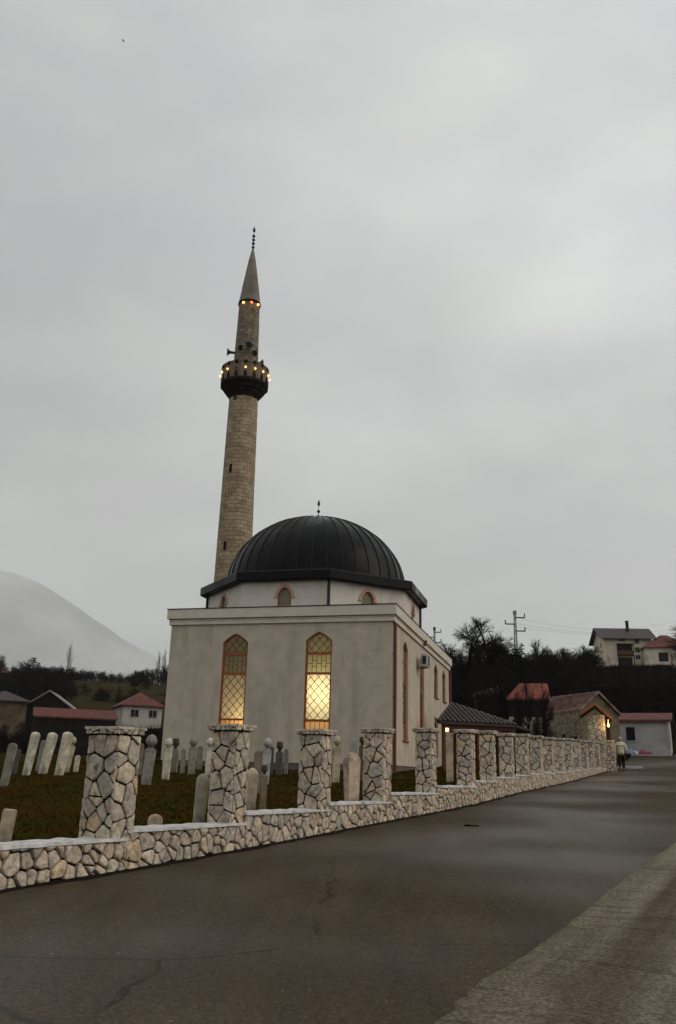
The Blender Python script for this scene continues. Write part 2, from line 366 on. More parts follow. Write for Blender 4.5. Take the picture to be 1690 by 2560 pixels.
# near-black dirt strip along the fence foot, wall shadow put into its colour
g = MB(); V = []; ts3 = [-30+.25*k for k in range(0, 236)]
for t in ts3:
    q = line_at(t); wd = .16+.09*noise.noise((t*1.3, 0, 0))+.06*noise.noise((t*5, 2, 0)); 
    for n_ in (-.05, wd*.5, wd):
        k = q+Nm*n_; V.append((k.x, k.y, road_z(k.x, k.y)+.012*noise.noise((k.x*.4, k.y*.4, 3))+(.012 if n_ < wd else .004)))
g.add(V, [(i*3+j, i*3+j+1, (i+1)*3+j+1, (i+1)*3+j) for i in range(len(ts3)-1) for j in range(2)])
M['mud_shadow'] = mat('dark_mud_shadow', (.012, .009, .006), .9, .5, 5, .5, 40)
tag(g.build('dirt', M['mud_shadow'], smooth=True), 'near-black dirt strip with the wall shadow painted in along the foot of the fence', 'dirt', kind='stuff')
# concrete lane at lower right
def conc_mat():
    m = bpy.data.materials.new('concrete_lane'); m.use_nodes = True; n = m.node_tree.nodes; l = m.node_tree.links; B = n['Principled BSDF']
    B.inputs['Roughness'].default_value = .8; B.inputs['Specular IOR Level'].default_value = .08
    tc = n.new('ShaderNodeTexCoord')
    def noi(s, d=5, r=.6, st=(1, 1, 1), src='UV'):
        mp = n.new('ShaderNodeMapping'); mp.inputs['Scale'].default_value = st; l.new(tc.outputs[src], mp.inputs[0])
        x = n.new('ShaderNodeTexNoise'); x.inputs['Scale'].default_value = s; x.inputs['Detail'].default_value = d; x.inputs['Roughness'].default_value = r; l.new(mp.outputs[0], x.inputs['Vector']); return x.outputs[0]
    def ramp(f, *st):
        x = n.new('ShaderNodeValToRGB'); e = x.color_ramp.elements
        while len(e) < len(st): e.new(.5)
        for k, (p, c) in enumerate(st): e[k].position = p; e[k].color = (*c, 1)
        l.new(f, x.inputs[0]); return x.outputs[0]
    def mul(a, b):
        x = n.new('ShaderNodeMix'); x.data_type = 'RGBA'; x.blend_type = 'MULTIPLY'; x.inputs[0].default_value = 1; l.new(a, x.inputs[6]); l.new(b, x.inputs[7]); return x.outputs[2]
    c = ramp(noi(.8, 6, .65, src='Object'), (.35, (.104, .090, .069)), (.65, (.155, .138, .110)))
    c = mul(c, ramp(noi(1, 4, .55, (2.6, .10, 1)), (.36, (.70, .66, .60)), (.56, (1.08, 1.08, 1.08))))
    sx = n.new('ShaderNodeSeparateXYZ'); l.new(tc.outputs['UV'], sx.inputs[0]); wb = n.new('ShaderNodeMath'); wb.operation = 'MULTIPLY_ADD'; l.new(noi(.9, 4, .6), wb.inputs[0]); wb.inputs[1].default_value = .35; l.new(sx.outputs[0], wb.inputs[2])
    sc_ = n.new('ShaderNodeMath'); sc_.operation = 'DIVIDE'; l.new(wb.outputs[0], sc_.inputs[0]); sc_.inputs[1].default_value = 5.
    c = mul(c, ramp(sc_.outputs[0], (0, (.30, .26, .22)), (.004, (.42, .38, .33)), (.010, (1.0, .95, .88)), (.06, (1.12, 1.1, 1.06)), (.115, (1.1, 1.08, 1.05)), (.145, (.62, .54, .46)), (.185, (.70, .63, .55)), (.23, (1.08, 1.08, 1.05)), (.40, (1.05, 1.05, 1.03)), (.47, (.80, .76, .71)), (.54, (.78, .74, .69)), (.58, (1.05, 1.05, 1.03))))
    c = mul(c, ramp(noi(1.4, 6, .6, (.5, 5, 1)), (.36, (.62, .6, .58)), (.46, (1, 1, 1))))
    c = mul(c, ramp(noi(35, 6, .8, src='Object'), (.40, (.45, .43, .40)), (.60, (1.6, 1.6, 1.55))))
    l.new(c, B.inputs['Base Color'])
    bp = n.new('ShaderNodeBump'); bp.inputs['Strength'].default_value = .6; bp.inputs['Distance'].default_value = .012; l.new(noi(25, 6, .7, src='Object'), bp.inputs['Height']); l.new(bp.outputs[0], B.inputs['Normal'])
    return m
edge_px = [(560, 3000), (880, 2740), (1090, 2556), (1202, 2460), (1318, 2386), (1404, 2322), (1479, 2262), (1560, 2200), (1690, 2106), (1800, 2044), (1900, 2004)]
def on_road(px, py):
    Y = 1.5
    while Y < 90:
        p = at(px, py, Y)
        if p.z < road_z(p.x, p.y): break
        Y *= 1.004
    return p
ep = [on_road(*e) for e in edge_px]
# resample
pts = []
for a, b in zip(ep, ep[1:]):
    n_ = max(2, int((b-a).length/.12))
    for k in range(n_): pts.append(a.lerp(b, k/n_))
g = MB(); g.uv = []; V = []; run = 0; offs = [0, .03, .2, .5, 1, 1.8, 3, 5, 8, 12, 18]
for i, p in enumerate(pts):
    a = pts[max(0, i-6)]; b = pts[min(len(pts)-1, i+6)]; d = (b-a).to_2d().normalized(); nrm = Vector((d.y, -d.x))
    run += (pts[i]-pts[i-1]).length if i else 0
    jit = .03*noise.noise((run*1.5, 0, 0))+.04*noise.noise((run*7, 5, 0))
    for k, o_ in enumerate(offs):
        q = p.to_2d()+nrm*(o_+(jit if o_ < .5 else 0))
        z = road_z(q.x, q.y)+.012*noise.noise((q.x*.4, q.y*.4, 3))+(.002 if k == 0 else .022)
        V.append((q.x, q.y, z)); g.uv.append((o_, run))
w = len(offs); g.add(V, [(i*w+j, i*w+j+1, (i+1)*w+j+1, (i+1)*w+j) for i in range(len(pts)-1) for j in range(w-1)])
tag(g.build('concrete_lane', conc_mat(), smooth=True), 'worn pale concrete lane with muddy tyre tracks', 'lane', kind='structure')

# ------------------------------------------------------------------ rubble masonry
def clip(poly, p, nrm):
    out_ = []
    for i in range(len(poly)):
        a = poly[i]; b = poly[(i+1) % len(poly)]
        da = (a[0]-p[0])*nrm[0]+(a[1]-p[1])*nrm[1]; db = (b[0]-p[0])*nrm[0]+(b[1]-p[1])*nrm[1]
        if da <= 0: out_.append(a)
        if (da < 0 < db) or (db < 0 < da):
            t = da/(da-db); out_.append((a[0]+(b[0]-a[0])*t, a[1]+(b[1]-a[1])*t))
    return out_
TONES = [(1, 1, 1), (1.08, 1.0, .93), (.98, .96, .93), (1.12, 1.02, .90), (.90, .87, .86), (1.16, 1.1, 1.0), (1.08, .97, .93), (1.0, .99, .90), (.84, .80, .78), (1.15, .97, .78), (1.2, 1.16, 1.08)]
def masonry(mb, outline, O, ux, vx, nrm, cw, ch, rd, depth=.035, joint=.011, jit=.34, tint=1.):
    O = Vector(O); ux = Vector(ux); vx = Vector(vx); nrm = Vector(nrm)
    x0 = min(p[0] for p in outline); x1 = max(p[0] for p in outline); y0 = min(p[1] for p in outline); y1 = max(p[1] for p in outline)
    nx = max(1, round((x1-x0)/cw)); ny = max(1, round((y1-y0)/ch)); dx = (x1-x0)/nx; dy = (y1-y0)/ny
    seeds = []
    for i in range(-1, nx+1):
        o = rd.uniform(-.5, .5)
        for j in range(-1, ny+1):
            if rd.random() < .15: continue
            seeds.append((x0+(i+.5+(.22 if j % 2 else -.22)+rd.uniform(-jit, jit)*.8)*dx, y0+(j+.5+o*.8+rd.uniform(-jit, jit))*dy))
            if rd.random() < .36: seeds.append((seeds[-1][0]+dx*rd.uniform(.35, .6), seeds[-1][1]+dy*rd.uniform(.3, .6)))
    for s in seeds:
        poly = list(outline)
        for q in seeds:
            if q is s: continue
            d = (q[0]-s[0], q[1]-s[1]); dd = math.hypot(*d)
            if dd > 3.2*max(dx, dy) or dd < 1e-6: continue
            poly = clip(poly, ((s[0]+q[0])/2, (s[1]+q[1])/2), d)
            if len(poly) < 3: break
        if len(poly) < 3: continue
        ar = abs(sum(poly[i][0]*poly[(i+1) % len(poly)][1]-poly[(i+1) % len(poly)][0]*poly[i][1] for i in range(len(poly))))/2
        if ar < .0012: continue
        cx = sum(p[0] for p in poly)/len(poly); cy = sum(p[1] for p in poly)/len(poly)
        # inset each edge by the joint
        for i in range(len(poly)):
            pass
        ins = list(poly)
        for i in range(len(poly)):
            a = poly[i]; b = poly[(i+1) % len(poly)]; e = (b[0]-a[0], b[1]-a[1]); ln = math.hypot(*e)
            if ln < 1e-5: continue
            nn = (e[1]/ln, -e[0]/ln)
            if (cx-a[0])*nn[0]+(cy-a[1])*nn[1] > 0: nn = (-nn[0], -nn[1])
            j = joint*rd.uniform(.7, 1.5)
            ins = clip(ins, (a[0]-nn[0]*j, a[1]-nn[1]*j), nn)
            if len(ins) < 3: break
        if len(ins) < 3: continue
        ch_ = []
        for i in range(len(ins)):
            a = ins[i]; b = ins[(i+1) % len(ins)]; ln = math.hypot(b[0]-a[0], b[1]-a[1]); f = min(.25, .018/max(ln, 1e-4))
            ch_.append((a[0]+(b[0]-a[0])*f, a[1]+(b[1]-a[1])*f))
            if ln > .09:
                m_ = rd.uniform(.4, .6); w = rd.uniform(-.05, .02); tx = a[0]+(b[0]-a[0])*m_; ty = a[1]+(b[1]-a[1])*m_
                ch_.append((tx+(cx-tx)*max(0, -w), ty+(cy-ty)*max(0, -w)))
            ch_.append((b[0]-(b[0]-a[0])*f, b[1]-(b[1]-a[1])*f))
        n_ = len(ch_); cx = sum(p[0] for p in ch_)/n_; cy = sum(p[1] for p in ch_)/n_
        h = depth*rd.uniform(.7, 1.25); tilt = (rd.uniform(-.08, .08), rd.uniform(-.08, .08))
        t = rd.choice(TONES); k = rd.uniform(.86, 1.12)*tint; col = (t[0]*k, t[1]*k, t[2]*k)
        vs = []
        rad = math.sqrt(ar)
        for sc, hh in ((1, -.01), (1, h*.55), (1-.018/rad*.6, h*.9), (1-.05/rad*.6 if rad > .08 else .8, h), (.45, h*1.06)):
            for (x, y) in ch_:
                X = cx+(x-cx)*sc; Y = cy+(y-cy)*sc
                dz = hh+((X-cx)*tilt[0]+(Y-cy)*tilt[1])*(1 if hh > 0 else 0)+(noise.noise((X*14+s[0], Y*14, h*90))*.006 if hh > h*.8 else 0)
                vs.append(O+ux*X+vx*Y+nrm*dz)
        vs.append(O+ux*cx+vx*cy+nrm*h*1.07)
        fs = []
        for r_ in range(4):
            for i in range(n_):
                fs.append((r_*n_+i, r_*n_+(i+1) % n_, (r_+1)*n_+(i+1) % n_, (r_+1)*n_+i))
        for i in range(n_): fs.append((4*n_+i, 4*n_+(i+1) % n_, 5*n_))
        mb.add(vs, fs, 0, col)
def rect(a, b, c, d): return [(a, c), (b, c), (b, d), (a, d)]
def stone_box(mb, c, u, wx, wy, z0, z1, cw, ch, rd, **k):
    """rubble faced block; u = unit plan direction of its x side"""
    u = Vector((u[0], u[1], 0)); v = Vector((-u.y, u.x, 0)); c = Vector((c[0], c[1], 0)); up = Vector((0, 0, 1))
    core = .02
    M3 = Matrix((u, v, up)).transposed()
    mb.box((c.x, c.y, (z0+z1)/2), (wx-2*core, wy-2*core, z1-z0), M=M3, mi=1)
    for (o, ux, n_, w_) in ((c-v*(wy/2-core)-u*wx/2, u, -v, wx), (c+u*(wx/2-core)-v*wy/2, v, u, wy), (c+v*(wy/2-core)+u*wx/2, -u, v, wx), (c-u*(wx/2-core)+v*wy/2, -v, -u, wy)):
        masonry(mb, rect(.004, w_-.004, 0, z1-z0), (o.x, o.y, z0), ux, up, n_, cw, ch, rd, **k)
# ------------------------------------------------------------------ stone fence
fence = empty('stone_fence', (0, 0, 0), 0, 'rubble stone fence of tall capped pillars on a low wall along the road', 'fence')
TOPT = [(-260, 1.9), (288, 2.075), (591, 2.24), (804, 2.315), (961, 2.455), (1090, 2.60), (1192, 2.72), (1288, 2.86), (1402, 3.09), (1519, 3.52)]
LOWT = [(-260, .72), (288, .79), (591, .875), (804, 1.01), (961, 1.10), (1090, 1.255), (1192, 1.40), (1288, 1.62), (1426, 1.87), (1519, 2.22)]
ppx = [-175, 288, 591, 804, 961, 1084, 1181]
locs = [Vector(wall_pt(p)) for p in ppx]
step = (Vector(E_)-locs[6]).length/12
for k in range(1, 13): locs.append(locs[6]+U2*step*k)
def px_of(p):
    v = Vector((p[0], p[1], 2.))-Vector((0, 0, EYE)); return 845+FPX*v.dot(IR)/v.dot(_F)
PTH, PLN, LTH = .44, .36, .40   # pillar thickness, length along the wall, low-wall thickness
for i, p in enumerate(locs):
    if i == 0: 
        pass
    px = px_of(p); u = U1 if i <= 6 else U2; nn = N1 if i <= 6 else N2
    top = lerp_tab(px, TOPT)+rnd.uniform(-.015, .015); z0 = road_z(p.x, p.y)+(lerp_tab(px, LOWT)-road_z(p.x, p.y))*.55
    rd = random.Random(100+i); c = p-nn*(PTH/2+.02)+u*.16
    g = MB(); big = i < 7; PLN, PTH = (.41, .50) if i == 1 else (.36, .44) if i < 5 else (.31, .37)
    stone_box(g, c, u, PLN, PTH, z0, top-.085, .19, .27, rd, depth=.027, joint=.0085, jit=.30)
    po = g.build('pillar', [M['stone'], M['mortar']], fence, smooth=False)
    po['label'] = 'rubble stone fence pillar' if False else ''
    del po['label']
    g = MB(); stone_box(g, c, u, PLN+(.10 if i != 1 else .06), PTH+(.10 if i != 1 else .05), top-.085, top-.012, .16, .09, rd, depth=.022, joint=.004)
    M3 = Matrix(((u.x, u.y, 0), (-u.y, u.x, 0), (0, 0, 1))).transposed()
    g.box((c.x, c.y, top-.008), (PLN+(.12 if i != 1 else .08), PTH+(.12 if i != 1 else .07), .03), M=M3, mi=0, col=(1.15, 1.13, 1.1))
    g.build('pillar_cap', [M['stone'], M['mortar']], po)
# low wall, bay by bay
ext = [Vector(wall_pt(-260))-U1*6, Vector(wall_pt(-160))]+locs+[]
rd = random.Random(5)
g = MB(); cp = MB(); up = Vector((0, 0, 1))
for i in range(len(ext)-1):
    a = ext[i]; b = ext[i+1]; far = i-2 >= 6; u = unit(a, b); nn = Vector((u.y, -u.x)); ln = (b-a).length
    # steps happen just before each pillar
    sh = .25 if i > 0 else 0
    a = a+u*sh; b = b+u*(.25) if i < len(ext)-2 else b+u*.1
    ln = (b-a).length
    top = lerp_tab(px_of(ext[i+1]) if i > 0 else -260, LOWT)
    za, zb_ = road_z(a.x, a.y)-.12, road_z(b.x, b.y)-.12
    g.add([Vector((*(a-nn*.03), za)), Vector((*(b-nn*.03), zb_)), Vector((*(b-nn*.03), top-.02)), Vector((*(a-nn*.03), top-.02)), Vector((*(a-nn*LTH), za)), Vector((*(b-nn*LTH), zb_)), Vector((*(b-nn*LTH), top-.02)), Vector((*(a-nn*LTH), top-.02))],
          [(0, 1, 2, 3), (4, 7, 6, 5), (3, 2, 6, 7), (0, 3, 7, 4), (1, 5, 6, 2), (0, 4, 5, 1)], 1)
    O = Vector((*(a-nn*.03), za)); U3 = Vector((u.x, u.y, 0)); N3 = Vector((nn.x, nn.y, 0))
    nsg = max(1, int(ln/2.4)+0)
    masonry(g, [(0, .0), (ln, zb_-za), (ln, top-za-.015), (0, top-za-.015)], O, U3, up, N3, .17, .17, rd, depth=.055, joint=.009, jit=.38)
    # step end face
    masonry(g, rect(.0, LTH-.05, 0, top-za-.015), Vector((*(a-nn*LTH), za))+U3*.0, N3, up, -U3, .2, .2, rd, depth=.02)
    M3 = Matrix(((u.x, u.y, 0), (-u.y, u.x, 0), (0, 0, 1))).transposed(); m_ = (a+b)/2-nn*(LTH/2-.02)
    # uneven coping, wet sky reflection put into its pale colour
    nseg = int(ln/.07)+2; vs = []
    for k in range(nseg):
        q = a+u*ln*k/(nseg-1); j0 = .045*noise.noise((q.x*5, q.y*5, 0)); jz = .022*noise.noise((q.x*5, q.y*5, 4))
        for (off, zz) in ((.035+j0, top-.02), (.03+j0, top+.012+jz), (-LTH, top+.014+jz), (-LTH, top-.02)):
            qq = q+nn*off; vs.append((qq.x, qq.y, zz))
    fs = [(k*4+j, k*4+(j+1) % 4, (k+1)*4+(j+1) % 4, (k+1)*4+j) for k in range(nseg-1) for j in range(4)]+[(0, 1, 2, 3), tuple((nseg-1)*4+j for j in (3, 2, 1, 0))]
    cp.add(vs, fs)
lw = g.build('low_wall', [M['stone'], M['mortar']], fence)
cp.build('coping', M['coping'], lw)

# ------------------------------------------------------------------ mosque
MY = R(15.106); MO = Vector((2.7105, 39.8535, 2.0215)); MW, MD = 11.33, 19.81
mosque = empty('mosque', MO, -MY, 'square beige mosque with a black dome and a tall lit arched window', 'mosque')
ARB = .12
def arch_poly(x0, x1, z0, zs, za, n=7):
    """pointed arch outline, counter-clockwise from lower left"""
    xm = (x0+x1)/2; p = [(x0, z0), (x1, z0), (x1, zs)]
    for k in range(1, n):
        t = k/n; p.append((x1+(xm-x1)*t, zs+(za-zs)*math.sin(t*math.pi/2)**.95*(.55+.45*t) if False else zs+(za-zs)*(t+ARB*math.sin(math.pi*t))))
    p.append((xm, za))
    for k in range(n-1, 0, -1):
        t = k/n; p.append((x0+(xm-x0)*t, zs+(za-zs)*(t+ARB*math.sin(math.pi*t))))
    p.append((x0, zs)); return p
def holed_wall(mb, fr, w0, w1, z0, z1, holes, inward, depth, mi=0):
    outer = [Vector((w0, z0, 0)), Vector((w1, z0, 0)), Vector((w1, z1, 0)), Vector((w0, z1, 0))]
    loops = [outer]+[[Vector((x, z, 0)) for x, z in reversed(h)] for h in holes]
    tri = tessellate_polygon(loops); flat = [v for lp in loops for v in lp]
    mb.add([fr(v.x, v.y) for v in flat], tri, mi)
    inw = Vector(inward)*depth
    for h in holes:
        pts = [fr(x, z) for x, z in h]; n = len(pts)
        mb.add(pts+[p+inw for p in pts], [(k, (k+1) % n, n+(k+1) % n, n+k) for k in range(n)], mi)
fr_front = lambda x, z: Vector((x, 0, z))
fr_right = lambda y, z: Vector((0, y, z))
fr_left = lambda y, z: Vector((-MW, y, z))
fr_back = lambda x, z: Vector((x, MD, z))
REV = .22
fw = [(-8.50, -7.18, 1.15, 5.60, 6.04), (-4.24, -2.93, 1.15, 5.64, 6.06)]
rw = [(2.62, 4.05, 1.18, 5.60, 6.06), (7.73, 9.2, 1.18, 5.65, 6.10), (13.0, 14.5, 4.15, 5.75, 6.2), (16.55, 18.1, 4.2, 5.8, 6.23)]
rw5 = [(13.0, 14.5), (13.0, 14.5)]
g = MB(); WT = 6.60
holed_wall(g, fr_front, -MW, 0, 0, WT, [arch_poly(*w) for w in fw], (0, 1, 0), REV)
holed_wall(g, fr_right, 0, MD, 0, WT, [arch_poly(*w) for w in rw]+[[(13.0, .6), (14.5, .6), (14.5, 2.95), (13.0, 2.95)]], (-1, 0, 0), REV)
holed_wall(g, fr_left, 0, MD, 0, WT, [arch_poly(*w) for w in rw[:2]], (1, 0, 0), REV)
holed_wall(g, fr_back, -MW, 0, 0, WT, [], (0, -1, 0), REV)
g.build('wall', M['plaster'], mosque, recalc=False)
g = MB(); g.box((-MW/2, MD/2, -1.0), (MW-.08, MD-.08, 1.998)); g.build('plinth', M['plinth'], mosque)
g = MB()
def ring(mb, o, z0, z1, th=.3, mi=0):
    x0, x1, y0, y1 = -MW-o, o, -o, MD+o
    P = [(x0, y0), (x1, y0), (x1, y1), (x0, y1)]; Q = [(x0+th, y0+th), (x1-th, y0+th), (x1-th, y1-th), (x0+th, y1-th)]
    vs = [(x, y, z) for z in (z0, z1) for (x, y) in P+Q]
    fs = []
    for k in range(4):
        j = (k+1) % 4; fs += [(k, j, 8+j, 8+k), (4+k, 12+k, 12+j, 4+j), (8+k, 8+j, 12+j, 12+k), (k, 4+k, 4+j, j)]
    mb.add(vs, fs, mi)
ring(g, .10, 6.50, 6.70, .3); ring(g, .13, 6.70, 6.745, .33); ring(g, .05, 6.745, 6.80, .3); g.build('cornice', M['trim'], mosque, bevel=.015)
g = MB(); ring(g, .20, 6.80, 7.27, .34); g.build('parapet', M['trim'], mosque, bevel=.01)
g = MB(); ring(g, .225, 7.272, 7.315, .4); g.build('parapet_flashing', M['metal_pipe'], mosque)
# roof behind the parapet
g = MB(); x0, x1, y0, y1 = -MW+.05, -.05, .05, MD-.05; xm, ym = (x0+x1)/2, (y0+y1)/2
g.add([(x0, y0, 7.2), (x1, y0, 7.2), (x1, y1, 7.2), (x0, y1, 7.2), (x0+.9, y0+.9, 7.55), (x1-.9, y0+.9, 7.55), (x1-.9, y1-.9, 7.75), (x0+.9, y1-.9, 7.75)], [(0, 1, 5, 4), (1, 2, 6, 5), (2, 3, 7, 6), (3, 0, 4, 7), (4, 5, 6, 7), (0, 3, 2, 1)])
g.build('roof', M['metal_black'], mosque)
# octagonal drum
DC = (-5.67, 6.27); RD = 5.97; AP = RD*math.cos(math.pi/8)
def octo(r, z, k): 
    an = R(-90+22.5+45*k); return Vector((DC[0]+r*math.cos(an), DC[1]+r*math.sin(an), z))
ARB = .30
g = MB(); dw = (-.36, .36, 7.52, 8.08, 8.43)
drum_open = []
for k in range(8):
    a = octo(RD, 0, k-1); b = octo(RD, 0, k); u = (b-a).normalized(); mid = (a+b)/2; inn = (Vector((DC[0], DC[1], 0))-mid).normalized(); hw = (b-a).length/2
    fr = lambda x, z, mid=mid, u=u: mid+u*x+Vector((0, 0, z))
    holed_wall(g, fr, -hw, hw, 7.25, 8.82, [arch_poly(*dw)], inn, .14); drum_open.append((mid, u, -inn))
g.build('drum', M['plaster_white'], mosque, recalc=False)
# eaves: slanted black sheet roof and fascia
g = MB(); pr = [(RD-.02, 8.79), (6.36, 8.76), (6.44, 8.80), (6.44, 9.20), (6.38, 9.26), (5.25, 9.52), (5.05, 9.5)]
g.lathe(pr, 8, (DC[0], DC[1], 0), ph=R(22.5), cap=False); g.build('eaves', M['metal_black'], mosque)
# dome with standing seams
g = MB(); nr = 40; sub = 4; nn_ = nr*sub; rows = 22; vs = []
for j in range(rows+1):
    t = j/rows*math.pi/2; rr = 5.03*math.cos(t); z = 9.36+4.20*math.sin(t)
    for k in range(nn_):
        an = 2*math.pi*k/nn_; vs.append((DC[0]+max(rr, .02)*math.cos(an), DC[1]+max(rr, .02)*math.sin(an), z))
fs = [(j*nn_+k, j*nn_+(k+1) % nn_, (j+1)*nn_+(k+1) % nn_, (j+1)*nn_+k) for j in range(rows) for k in range(nn_)]
g.add(vs, fs)
dome = g.build('dome', M['metal_black'], mosque, smooth=True)
g = MB()
for q in range(nr):
    an = 2*math.pi*(q+.5)/nr; prev = None; ca, sa = math.cos(an), math.sin(an); tx, ty = -sa, ca
    vs = []
    for j in range(rows*1):
        t = j/rows*math.pi/2
        if t > 1.49: break
        rr = 5.03*math.cos(t); z = 9.36+4.20*math.sin(t); nrx = math.cos(t); nz = math.sin(t)*1.1
        for (w_, h_) in ((-.016, 0), (-.012, .045), (.012, .045), (.016, 0)):
            R_ = rr+nrx*h_; vs.append((DC[0]+R_*ca+tx*w_, DC[1]+R_*sa+ty*w_, z+nz*h_))
    m_ = len(vs)//4
    g.add(vs, [(j*4+k, j*4+k+1, (j+1)*4+k+1, (j+1)*4+k) for j in range(m_-1) for k in range(3)])
g.build('seams', M['metal_pipe'], dome)
g = MB()
g.lathe([(.55, 13.50), (.3, 13.59), (.05, 13.64)], 16, (DC[0], DC[1], 0)); g.build('dome_cap', M['metal_black'], dome, smooth=True)
M['finial'] = mat('finial_metal', (.03, .03, .035), .4, .2, 3, 0, metal=.6)
def finial(parent, c, z0, balls, r, gap, tip, name='finial'):
    g = MB(); g.tube((c[0], c[1], z0-.1), (c[0], c[1], z0+gap*balls+tip), r*.25, r*.12, 8)
    for k in range(balls):
        z = z0+gap*(k+.6); g.lathe([(.01, -r*1.0), (r*.75, -r*.6), (r, 0), (r*.75, r*.6), (.01, r*1.0)], 12, (c[0], c[1], z), cap=False)
    z = z0+gap*balls+gap*.55
    g.lathe([(.01, 0), (r*.9, r*1.2), (r*.6, r*2.6), (.01, r*4.2)], 10, (c[0], c[1], z), cap=False)
    return g.build(name, M['finial'], parent, smooth=True)
finial(mosque, DC, 13.60, 2, .10, .32, .55)
# dark repair patch high on the left of the dome
g = MB(); vs = []; na_, nt_ = 12, 3
for j in range(nt_+1):
    for k in range(na_+1):
        an = R(-136+26*k/na_); t = R(57.5+(3.8+.9*math.sin(k*2.1))*j/nt_); rr = 5.03*math.cos(t)+.055*math.cos(t)
        vs.append((DC[0]+rr*math.cos(an), DC[1]+rr*math.sin(an), 9.36+4.2*math.sin(t)+.055*math.sin(t)))
g.add(vs, [(j*(na_+1)+k, j*(na_+1)+k+1, (j+1)*(na_+1)+k+1, (j+1)*(na_+1)+k) for j in range(nt_) for k in range(na_)])
g.build('repair_patch', mat('tar_patch', (.012, .006, .004), .95, .5, 6, .5, 20), dome)
# drum windows
M['pane_dull'] = mat('pane_dull', (.19, .175, .10), .35, .1, 3, 0)
def arch_ring(mb, fr, w, t, inward, d0, d1, mi=0, closed=True, lo=None):
    """frame band of width t just inside arch outline w, between depths d0..d1 along inward"""
    o = arch_poly(*w); x0, x1, z0, zs, za = w
    i_ = arch_poly(x0+t, x1-t, z0+t, zs, za-t*1.15)
    n = len(o); inw = Vector(inward)
    A = [fr(x, z)+inw*d0 for x, z in o]; B = [fr(x, z)+inw*d0 for x, z in i_]; C = [p+inw*(d1-d0) for p in A]; D = [p+inw*(d1-d0) for p in B]
    fs = []
    for k in range(n):
        j = (k+1) % n; fs += [(k, j, n+j, n+k), (n+k, n+j, 3*n+j, 3*n+k), (2*n+k, 3*n+k, 3*n+j, 2*n+j), (k, 2*n+k, 2*n+j, j)]
    mb.add(A+B+C+D, fs, mi)
def arch_fill(mb, fr, w, inward, d):
    o = arch_poly(*w); pts = [fr(x, z)+Vector(inward)*d for x, z in o]
    tri = tessellate_polygon([[Vector((x, z, 0)) for x, z in o]]); mb.add(pts, tri)
for (mid, u, outw) in drum_open:
    fr = lambda x, z, mid=mid, u=u: mid+u*x+Vector((0, 0, z))
    g = MB(); arch_ring(g, fr, (dw[0]+.003, dw[1]-.003, dw[2], dw[3], dw[4]-.004), .055, -outw, .05, .11)
    wo = g.build('drum_window', M['wood_frame'], mosque)
    g = MB(); arch_fill(g, fr, dw, -outw, .085); g.build('pane', M['pane_dull'], wo)
    # raised surround that hoods the arch
    g = MB(); a = arch_poly(dw[0]-.003, dw[1]+.003, 7.98, 8.08, dw[4]+.004)[2:]; b = arch_poly(dw[0]-.13, dw[1]+.13, 7.98, 8.12, dw[4]+.17)[2:]
    a = [(dw[1]+.003, 7.98)]+a+[(dw[0]-.003, 7.98)]; b = [(dw[1]+.13, 7.98)]+b+[(dw[0]-.13, 7.98)]
    n = len(a); A = [fr(*p)+outw*.002 for p in a]; B = [fr(*p)+outw*.002 for p in b]; C = [p+outw*.05 for p in A]; D = [p+outw*.05 for p in B]
    fs = []
    for k in range(n-1):
        fs += [(k, k+1, n+k+1, n+k), (2*n+k, 3*n+k, 3*n+k+1, 2*n+k+1), (k, 2*n+k, 2*n+k+1, k+1), (n+k, n+k+1, 3*n+k+1, 3*n+k)]
    fs += [(0, n, 3*n, 2*n), (n-1, 3*n-1, 4*n-1, 2*n-1)]
    g.add(A+B+C+D, fs)
    for sx in (-1, 1): g.box(fr(sx*(dw[1]+.09), 7.955)+outw*.03, (.22, .08, .05), M=Matrix((u, outw, Vector((0, 0, 1)))).transposed())
    g.build('surround', M['pink_trim'], wo)
ARB = .12
for k in (0, 2, -2, 4):
    p = octo(RD+.05, 0, k); g = MB(); g.tube((p.x, p.y, 7.5), (p.x, p.y, 8.85), .075, n=10); g.build('drum_downpipe', M['metal_pipe'], mosque)
# big windows
def glass_mat(name, col):
    m = bpy.data.materials.new(name); m.use_nodes = True; n = m.node_tree.nodes; l = m.node_tree.links; n.clear()
    o = n.new('ShaderNodeOutputMaterial'); t = n.new('ShaderNodeBsdfTranslucent'); d = n.new('ShaderNodeBsdfPrincipled'); mx = n.new('ShaderNodeMixShader'); mx.inputs[0].default_value = .72
    tc = n.new('ShaderNodeTexCoord'); x = n.new('ShaderNodeTexNoise'); x.inputs['Scale'].default_value = 7; l.new(tc.outputs['Object'], x.inputs['Vector'])
    r = n.new('ShaderNodeValToRGB'); e = r.color_ramp.elements; e[0].color = (*[c*.85 for c in col], 1); e[1].color = (*[min(1, c*1.1) for c in col], 1); l.new(x.outputs[0], r.inputs[0])
    l.new(r.outputs[0], t.inputs[0]); l.new(r.outputs[0], d.inputs['Base Color']); d.inputs['Roughness'].default_value = .35
    l.new(d.outputs[0], mx.inputs[1]); l.new(t.outputs[0], mx.inputs[2]); l.new(mx.outputs[0], o.inputs[0]); return m
M['glass_green'] = glass_mat('glass_green', (.42, .38, .23)); M['glass_clear'] = glass_mat('glass_clear', (.84, .76, .56)); M['glass_orange'] = glass_mat('glass_orange', (.85, .55, .26))
M['lead'] = mat('lead_came', (.05, .035, .015), .6, .2, 5, 0)
